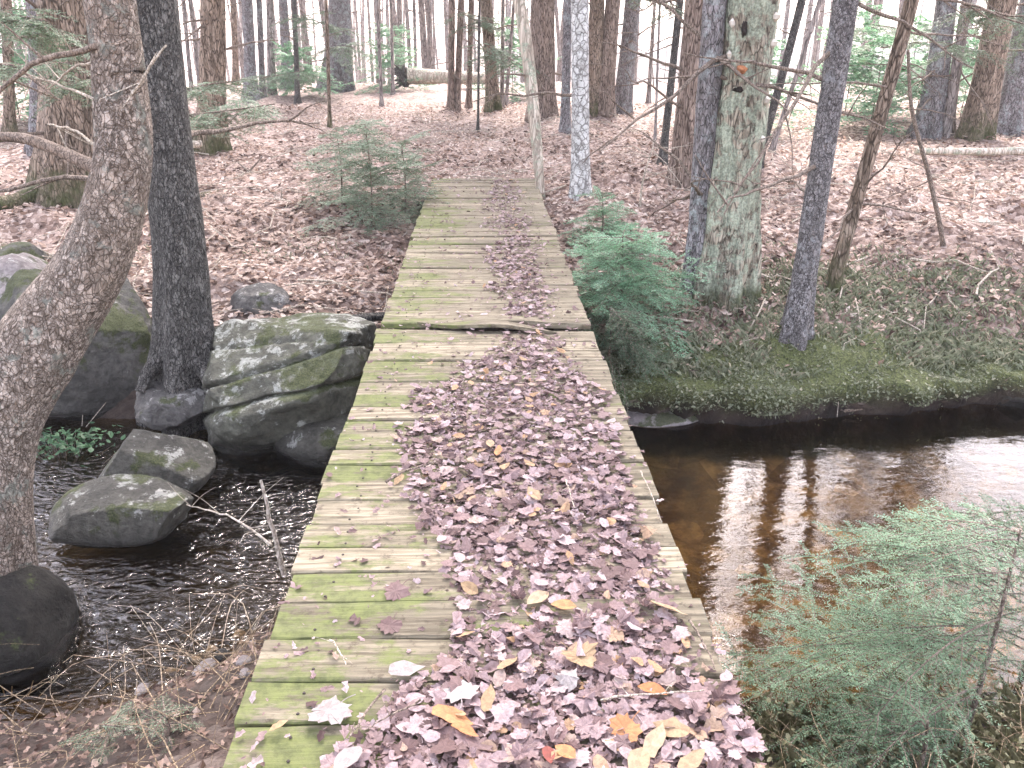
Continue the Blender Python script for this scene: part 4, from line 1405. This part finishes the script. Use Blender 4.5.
# leaning pale snag at the end of the bridge
b = at_y(541, 200, 9.3); b[2] = float(height(b[0], b[1]))
p = [b, at_y(535, 125, 9.5), at_y(527, 50, 9.7), at_y(519, 0, 9.8)]
tree('pale barkless leaning snag with a broken knob, at the right corner of the bridge end', p, [.05, .066, .07, .066], 'bark_snag', 191, rings=60, sides=14, flare=1.0, crown=False, height_=3.3, limbs=2, limb_len=(.2, .5), name='snag', cat='dead tree')

# dead sapling with hanging twigs
b = ground_at(943, 246)
p = [b, at_y(930, 180, b[1]), at_y(912, 110, b[1]), at_y(908, 50, b[1])]
tree('thin dead sapling hung with dry twigs, right of the leaning brown trunk', p, [.022, .02, .017, .012], 'twig', 192, rings=40, sides=8, flare=1.1, crown=False, height_=2.0, limbs=9, limb_len=(.3, .8), limb_z=(.3, 1.9), name='dead_sapling', cat='dead sapling')
b = ground_at(640, 206)
p = [b, at_y(643, 180, b[1]), at_y(652, 150, b[1])]
tree('small bare sapling between the birch and the reddish trunk', p, [.012, .01, .006], 'twig_pale', 193, rings=20, sides=6, flare=1.1, crown=False, height_=.8, limbs=6, limb_len=(.3, .6), limb_z=(.2, .75), name='dead_sapling', cat='dead sapling', limb_mat='twig_pale')

# trunks far off beyond the crest
rng = np.random.default_rng(77)
farvar = []
for k in range(6):
    fb = MB()
    z = np.linspace(-.6, 14, 26)
    P = np.stack([.12 * np.sin(z * .4 + k), .1 * np.cos(z * .35 + 2 * k), z], -1)
    tube(fb, P, np.interp(z, [-.6, 0, 14], [1.25, 1.0, .35]) * .1, 9)
    for q in range(26):
        zz = rng.uniform(.8, 6.5); az = rng.uniform(0, 6.28)
        L = rng.uniform(.4, 1.5)
        limb(fb, rng, P[np.argmin(abs(z - zz))], (math.cos(az), math.sin(az), rng.normal(0, .25)), L, .016, twigs=3)
    farvar.append(fb.mesh('far_tree', M['bark_far'], smooth=True))
n = 0
while n < 235:
    y = 30 + 48 * rng.random() ** 1.2
    x = rng.uniform(-.68, .68) * y
    pxx = 512 + F_PX * (x / y - YAW) * .98
    if 636 < pxx < 690 and rng.random() < .8: continue
    if 850 < pxx < 915 and rng.random() < .6: continue
    o = bpy.data.objects.new('tree', farvar[n % 6]); COL.objects.link(o)
    o.location = (x, y, float(height(x, y)))
    s = rng.uniform(.4, 1.5)
    o.scale = (s, s, 1)
    o.rotation_euler = (rng.normal(0, .02), rng.normal(0, .02), rng.uniform(0, 6.28))
    tag(o, 'slim bare trunk fading into the bright haze beyond the crest', 'tree', 'pale trunks beyond the crest')
    n += 1
# ---------------------------------------------------------------- young hemlocks and boughs
rng = np.random.default_rng(21)
b = ground_at(618, 318)
hemlock('young_hemlock', 'bright green young hemlock growing against the right side of the bridge', b, .62, 56, 'needles_bright', rng, .024, .010, .0036, (.38, .80), ntw=15, droop=.22, tone=.78)
b = ground_at(600, 248)
hemlock('young_hemlock', 'small bright hemlock seedling at the foot of the white birch', b, .50, 26, 'needles_bright', rng, .026, .012, .0036, (.25, .5), ntw=12, droop=.2, tone=.6)
b = np.array([.85, 5.35, float(height(.85, 5.35))])
hemlock('young_hemlock', 'dark green hemlock bough hanging over the water right of the bridge', b, .4, 26, 'needles_mid', rng, .022, .010, .0028, (.3, .6), dirs=(-1.9, 1.2), ntw=13, droop=.5, tone=.55)
for (px, py, hh, nf, lb) in ((372, 228, 1.0, 34, 'grey green hemlock shrub left of the bridge end, the tallest of a clump'), (342, 205, .8, 22, 'grey green hemlock shrub at the left of the clump by the bridge end'), (405, 215, .75, 22, 'grey green hemlock shrub touching the far left deck edge')):
    b = ground_at(px, py)
    hemlock('young_hemlock', lb, b, hh, int(nf * 1.15), 'needles_mid', rng, .030, .015, .0044, (.35, .75), ntw=13, droop=.15, tone=.8)
# near right: hemlock hanging over the pool
for (bx_, by_, hh, nf, Lr, dr, tn, lb) in ((1.62, 2.08, .95, 30, (.45, 1.05), (1.5, 3.9), .76, 'soft green hemlock reaching over the water at the lower right, nearest the camera'),
                                       (2.2, 2.6, .85, 18, (.4, .9), (1.5, 3.9), .5, 'second soft green hemlock at the right edge behind the nearest one'),
                                       (1.32, 1.85, .28, 11, (.22, .42), (.6, 3.6), .78, 'low bright green hemlock tuft under the larger one at the lower right')):
    b = np.array([bx_, by_, float(height(bx_, by_))])
    hemlock('young_hemlock', lb, b, hh, nf, 'needles_near', rng, .016, .0075, .0021, Lr, dirs=dr, ntw=11, droop=.4, tone=tn, stem_r=.013)
# boughs across the trunk at the left (their tree stands outside the frame)
for lb, pts, mt, Yb, L, cnt in (('hemlock bough with a thin stem crossing in front of the brown trunk at the left', [(140, 118), (200, 114), (275, 104)], 'needles_mid', 6.4, .55, 12),
                                ('hemlock bough at the left edge in front of the pale tan trunk', [(-30, 60), (20, 66), (70, 62)], 'needles_mid', 5.6, .5, 10),
                                ('hemlock bough low on the thick crest trunk, above the path', [(325, 50), (345, 46), (365, 50)], 'needles_mid', 22.0, 1.2, 6),
                                ('faint hemlock bough hanging at the upper right above the dead sapling', [(880, 48), (930, 42), (990, 52)], 'needles_mid', 13.0, .9, 8),
                                ('hemlock bough hanging across the leaning brown trunk in the middle', [(484, 40), (500, 52), (522, 66)], 'needles_mid', 17.0, .9, 8),
                                ('hemlock bough drooping from the top edge over the bright gap', [(630, -12), (655, 2), (690, 12)], 'needles_mid', 11.0, .5, 8),
                                ('hemlock bough across the top right corner', [(960, 6), (1000, 14), (1040, 30)], 'needles_mid', 9.0, .6, 9),
                                ('hemlock bough at the top left corner, above the other one', [(-30, 6), (10, 14), (50, 22)], 'needles_mid', 6.5, .6, 10),
                                ('hemlock bough between the dark straight tree and the straight brown trunk', [(170, 96), (190, 88), (240, 80)], 'needles_mid', 7.5, .55, 9),
                                ('small hemlock bough across the foot of the broad brown trunk at the left', [(60, 95), (80, 84), (110, 74)], 'needles_mid', 7.0, .5, 8),
                                ('hemlock bough behind the speckled spruce, high on the right', [(860, 30), (885, 26), (920, 34)], 'needles_mid', 16.0, 1.0, 8),
                                ('hemlock bough in front of the faded broad trunk on the right', [(900, 70), (945, 62), (985, 72)], 'needles_bright', 15.0, 1.1, 9),
                                ('hemlock bough hanging left of the thick crest trunk at the top', [(300, 10), (318, 22), (345, 30)], 'needles_mid', 20.0, 1.0, 7),
                                ('hemlock bough at the top between the slim reddish pair and the leaning trunk', [(455, 8), (475, 20), (500, 24)], 'needles_mid', 18.0, .9, 7),
                                ('hemlock bough across the bright trunks left of the path', [(262, 78), (285, 74), (305, 70)], 'needles_mid', 19.0, .9, 6)):
    pw = [at_y(a_, b_, Yb) for (a_, b_) in pts]
    root = empty('hemlock_bough', pw[0]); tag(root, lb, 'hemlock bough')
    wd, nd = MB(), MB()
    P = resample(pw, 16)
    tube(wd, P, np.linspace(.012, .004, 16), 6)
    sc = Yb / 6.0
    cnt = int(cnt * 1.7)
    for i in range(cnt):
        j = int(2 + i * 13 / cnt)
        az = rng.uniform(0, 6.28)
        spray(nd, wd, rng, P[j], np.array([math.cos(az), math.sin(az), rng.normal(-.1, .2)]), L * rng.uniform(.5, 1.1), .024 * sc ** .6, .010 * sc ** .6, .0032 * sc ** .7, .3, 12, tone=.6)
    wd.build('stem', M['twig'], root, loc=pw[0]); nd.build('needles', M[mt], root, loc=pw[0])
# pale green undergrowth far back
for i, (px, py, hh, lb) in enumerate(((392, 84, 1.8, 'pale green bushy sapling by the root plate on the crest'), (300, 96, 1.2, 'low green hemlock on the left of the crest'), (870, 128, 1.5, 'pale green bush far right behind the leaning brown trunk'),
                                      (915, 120, 1.8, 'pale green bush in front of the faded broad trunk'), (1010, 110, 2.0, 'pale green bush at the right edge behind the trunks'), (745, 130, 1.3, 'pale green bush behind the big lichened trunk'), (960, 118, 2.6, 'tall pale hemlock sapling between the faded trunks at the right'), (845, 112, 2.2, 'pale hemlock sapling right of the speckled spruce, far back'), (20, 120, 2.6, 'pale hemlock sapling behind the trunks at the left edge'), (60, 128, 2.0, 'pale hemlock sapling behind the mossy rooted trunk'), (512, 98, 1.9, 'pale hemlock sapling behind the snag, middle of the view'))):
    b = ground_at(px, py, ymax=26)
    hemlock('young_hemlock', lb, b, hh, 34, 'needles_bright', rng, .075, .04, .015, (.6, 1.4), ntw=11, droop=.1, tone=.6)

# little green herb in the stream at the left
b = at_z(62, 452, WATER)
root = empty('stream_plant', b); tag(root, 'small bright green leafy plant at the edge of the riffle', 'plant')
hb, sb = MB(), MB()
n = 260
pos = b + np.stack([rng.normal(0, .16, n), rng.normal(0, .10, n), rng.uniform(.02, .12, n)], -1)
scatter(hb, BEECH, pos, rng, .025, .05, .4, rng.random(n))
for i in range(0, n, 6):
    tube(sb, resample([(pos[i] * .6 + b * .4) * np.array([1, 1, 0]) + np.array([0, 0, WATER - .05]), pos[i]], 4), [.002] * 4, 4)
hb.build('leaves', M['herb'], root, loc=b); sb.build('stems', M['twig'], root, loc=b)['kind'] = 'stuff'


# ---------------------------------------------------------------- sticks, logs, brush
def stick(name, label, pts, r0, r1, mat, cat, seed, twigs=0, tl=.2, sides=7, wob=.01, group=None, loc=None):
    r = np.random.default_rng(seed)
    P = resample(pts, 16) + np.cumsum(r.normal(0, wob, (16, 3)), axis=0) * .5
    mb = MB()
    tube(mb, P, np.linspace(r0, r1, 16), sides, shape=lambda th, i, P_: 1 + .08 * np.sin(3 * th + i))
    for _ in range(twigs):
        j = int(r.integers(3, 15)); d = r.normal(0, 1, 3); d[2] = abs(d[2]) * .7; d /= np.linalg.norm(d)
        ll = tl * r.uniform(.5, 1.2)
        q = resample([P[j], P[j] + d * ll * .5 + r.normal(0, .03, 3) * ll, P[j] + d * ll + np.array([0, 0, -.1 * ll])], 6)
        tube(mb, q, np.linspace(r1 * .6 + r0 * .1, r1 * .2, 6), 5)
    o = mb.build(name, M[mat], loc=P[0], smooth=True)
    return tag(o, label, cat, group)


stick('bare_branch', 'bleached bare branch sticking up out of the water by the bridge', [at_y(284, 576, 2.95), at_y(274, 530, 3.0), at_y(262, 480, 3.05)], .012, .006, 'twig_pale', 'branch', 1, 0, wob=.004)
stick('bare_branch', 'thin forked grey branch over the water left of the upright bleached one', [at_y(272, 545, 3.0), at_y(235, 520, 3.1), at_y(190, 508, 3.2)], .006, .002, 'twig_pale', 'branch', 2, 7, .25, wob=.006)
stick('fallen_log', 'long pale fallen log lying across the slope at the right edge', [at_y(915, 151, 11.2), at_y(970, 151, 11.3), at_y(1060, 152, 11.4)], .045, .06, 'bark_snag', 'log', 3, wob=.006)
stick('fallen_pole', 'thin fallen pole lying across the ground behind the bridge end', [at_y(418, 111, 19.5), at_y(450, 112, 19.5), at_y(490, 112, 19.5)], .035, .03, 'bark_snag', 'pole', 4)
p0 = ground_at(240, 172); p1 = ground_at(300, 213)
stick('fallen_branch', 'curved dead branch lying on the leaves left of the green shrub', [p0 + [0, 0, .12], (p0 + p1) / 2 + [0, 0, .06], p1 + [0, 0, .03]], .012, .022, 'twig', 'branch', 5, 2, .3)
p0 = ground_at(262, 245); p1 = ground_at(330, 262)
stick('fallen_branch', 'thin dead stick on the leaf covered bank above the flat grey stone', [p0 + [0, 0, .05], (p0 + p1) / 2 + [0, 0, .05], p1 + [0, 0, .03]], .01, .006, 'twig', 'branch', 6, 3, .25)
p0 = at_y(186, 168, 8.5); p1 = at_y(186, 168, 8.5)
stick('fallen_log', 'short pale log end lying beside the straight brown trunk', [at_y(178, 143, 11.8), at_y(190, 142, 11.8), at_y(203, 141, 11.9)], .05, .05, 'bark_snag', 'log', 7)
# upturned log with root plate
b = at_y(404, 86, 25.5); b[2] = float(height(b[0], b[1]))
root = empty('fallen_tree', b); tag(root, 'fallen tree with its upturned dark root plate on the crest behind the path', 'fallen tree')
mb = MB(); tube(mb, resample([b + [.1, 0, .45], b + [1.4, .1, .40], b + [2.6, .2, .35]], 14), np.linspace(.22, .15, 14), 12, shape=lambda th, i, P_: 1 + .08 * np.sin(4 * th + i)); mb.build('trunk', M['bark_snag'], root, loc=b, smooth=True)
V_, F_ = ICO[4]
mb = MB(); mb.add(b + [0, 0, .42] + V_ * np.array([.16, .26, .26]) * (1 + 1.2 * n3(V_ * 3.1, 9)[:, None]), F_)
for k in range(12):
    a_ = rng.uniform(0, 6.28); tube(mb, resample([b + [0, 0, .4], b + [-.1, .2 * math.cos(a_), .4 + .22 * math.sin(a_)], b + [-.3, .4 * math.cos(a_), .42 + .38 * math.sin(a_)]], 5), [.06, .05, .04, .03, .01], 5)
mb.build('root_plate', M['bark_dark'], root, loc=b, smooth=True)

# twigs lying on the deck
tw = [((385, 482), (430, 465), 'dark twig lying across the bare left boards', .006), ((330, 640), (350, 665), 'thin pale twig on the left boards near the litter edge', .003), ((420, 700), (360, 730), 'thin dark twig in the litter left of the orange leaves', .003),
      ((600, 700), (700, 688), 'long thin twig lying across the litter on the right', .003), ((385, 690), (350, 740), 'brown twig at the lower left of the litter', .004), ((566, 480), (574, 510), 'thin pale twig in the far half of the litter', .003), ((690, 620), (718, 668), 'thin grey twig hanging over the right deck edge', .004), ((640, 470), (660, 520), 'fine pale twig along the right deck edge', .0025)]
for i, (a_, b_, lb, r_) in enumerate(tw):
    p0 = at_z(*a_, .035); p1 = at_z(*b_, .035)
    stick('twig', lb, [p0, (p0 + p1) / 2 + [0, 0, .008], p1], r_, r_ * .5, 'twig' if i % 2 == 0 else 'twig_pale', 'twig', 30 + i, 2, .06, wob=.003, sides=5)

# tangled dead twigs along the near bank
br = MB()
rng = np.random.default_rng(9)
for k in range(520):
    if k % 2:
        x0 = rng.uniform(-2.4, -.45); y0 = rng.uniform(1.7, 2.9)
        if shore_near(x0) - y0 < -.1: continue
    else:
        x0 = rng.uniform(.75, 2.4); y0 = rng.uniform(1.5, 2.35)
    z0 = float(height(x0, y0))
    a_ = rng.uniform(0, 6.28); L = rng.uniform(.12, .6); el = rng.uniform(0, .55)
    d = np.array([math.cos(a_) * math.cos(el), math.sin(a_) * math.cos(el), math.sin(el)])
    b0 = np.array([x0, y0, z0 + .01])
    q = resample([b0, b0 + d * L * .5 + rng.normal(0, .14, 3) * L + [0, 0, .05 * L], b0 + d * L - np.array([0, 0, .35 * L * math.sin(el)])], 7)
    r0 = rng.uniform(.0009, .0026)
    tube(br, q, np.linspace(r0, r0 * .4, 7), 4, cap=False)
o = br.build('dry_brush', M['twig_tan'])
tag(o, 'tangle of thin dry tan twigs along the near banks', 'brush', kind='stuff')
fb_ = MB()
for k in range(420):
    y0 = rng.uniform(5.8, 18); x0 = rng.uniform(-.6, .68) * y0
    if abs(x0) < .8 and y0 < 10.2: continue
    a_ = rng.uniform(0, 6.28); L = rng.uniform(.25, 1.3)
    pts = []
    for u in np.linspace(0, 1, 5):
        xx_ = x0 + math.cos(a_) * L * u + rng.normal(0, .03); yy_ = y0 + math.sin(a_) * L * u + rng.normal(0, .03)
        pts.append((xx_, yy_, max(float(height(xx_, yy_)), WATER) + .02 + .05 * rng.random()))
    r0 = rng.uniform(.003, .011)
    tube(fb_, pts, np.linspace(r0, r0 * .4, 5), 5, cap=False)
o = fb_.build('forest_twigs', M['twig_pale'])
tag(o, 'dead twigs and small sticks strewn over the leaf covered forest floor', 'twigs', kind='stuff')
# low sprigs on the near right bank and left corner
sp = MB()
n = 6500
x0 = rng.uniform(.7, 2.3, n); y0 = rng.uniform(1.3, 2.45, n)
k = (shore_near(x0) - y0 > .02) & (rng.random(n) < .25 + .75 * sstep(-.1, .15, fbm(x0 * 3, y0 * 3, 3, 4)))
pos = np.stack([x0, y0, height(x0, y0) + rng.uniform(.01, .16, n)], -1)[k]
scatter(sp, BEECH, pos, rng, .012, .028, .6, rng.random(len(pos)))
blades(sp, np.concatenate([x0[k], x0[k]]) + rng.normal(0, .02, 2 * k.sum()), np.concatenate([y0[k], y0[k]]), .04, .14, 1.0, rng, .002)
o = sp.build('ground_cover', M['sprig'])
tag(o, 'olive sprigs and dry grass on the near right bank', 'undergrowth', kind='stuff')
for (px, py, lb) in ((105, 752, 'small green hemlock sprig at the lower left corner'), (165, 742, 'small green hemlock sprig right of the other one, lower left')):
    b = ground_at(px, py)
    hemlock('young_hemlock', lb, b, .12, 9, 'needles_mid', rng, .012, .005, .001, (.10, .22), ntw=9, droop=.15, tone=.6, stem_r=.004)

# roots laid bare under the bank edge
for i, (pts, r0, lb) in enumerate((([(880, 402), (850, 412), (815, 410), (790, 418)], .014, 'bare root running along the dark undercut below the moss'),
                                   ([(1010, 378), (985, 392), (972, 406), (960, 418)], .026, 'thick bare root reaching down to the water at the right end of the bank'),
                                   ([(1030, 392), (1005, 400), (990, 414)], .020, 'short bare root at the right edge beside the thick one'),
                                   ([(700, 400), (716, 408), (740, 412), (760, 419)], .010, 'thin bare root under the moss near the bridge'),
                                   ([(800, 398), (806, 408), (803, 420)], .009, 'thin root hanging below the spruce into the water'))):
    P = [at_y(a_, b_, float(shore_far(1.0 + (a_ - 640) / 130)) - .07 + .05 * j) for j, (a_, b_) in enumerate(pts)]
    P[-1][2] = min(P[-1][2], WATER + .02)
    stick('exposed_root', lb, P, r0, r0 * .55, 'twig', 'root', 60 + i, 3, .12, wob=.006)
# ---------------------------------------------------------------- haze
hz = NT('haze_air')
hz.t.nodes.remove(hz.b)
pv = hz.n('ShaderNodeVolumePrincipled')
pv.inputs['Density'].default_value = HAZE
pv.inputs['Color'].default_value = (0.97, 0.95, 0.96, 1)
hz.l(pv.outputs[0], hz.t.nodes['Material Output'].inputs['Volume'])
lo, hi = np.array([-310, -45, -5.5]), np.array([310, 530, 16.5])
Vh = np.array([(x, y, z) for z in (lo[2], hi[2]) for y in (lo[1], hi[1]) for x in (lo[0], hi[0])])
o = MB().add(Vh, [(0, 2, 3, 1), (4, 5, 7, 6), (0, 1, 5, 4), (2, 6, 7, 3), (0, 4, 6, 2), (1, 3, 7, 5)]).build('haze', hz.m)
tag(o, 'thin bright haze between the trees', 'haze', kind='stuff')
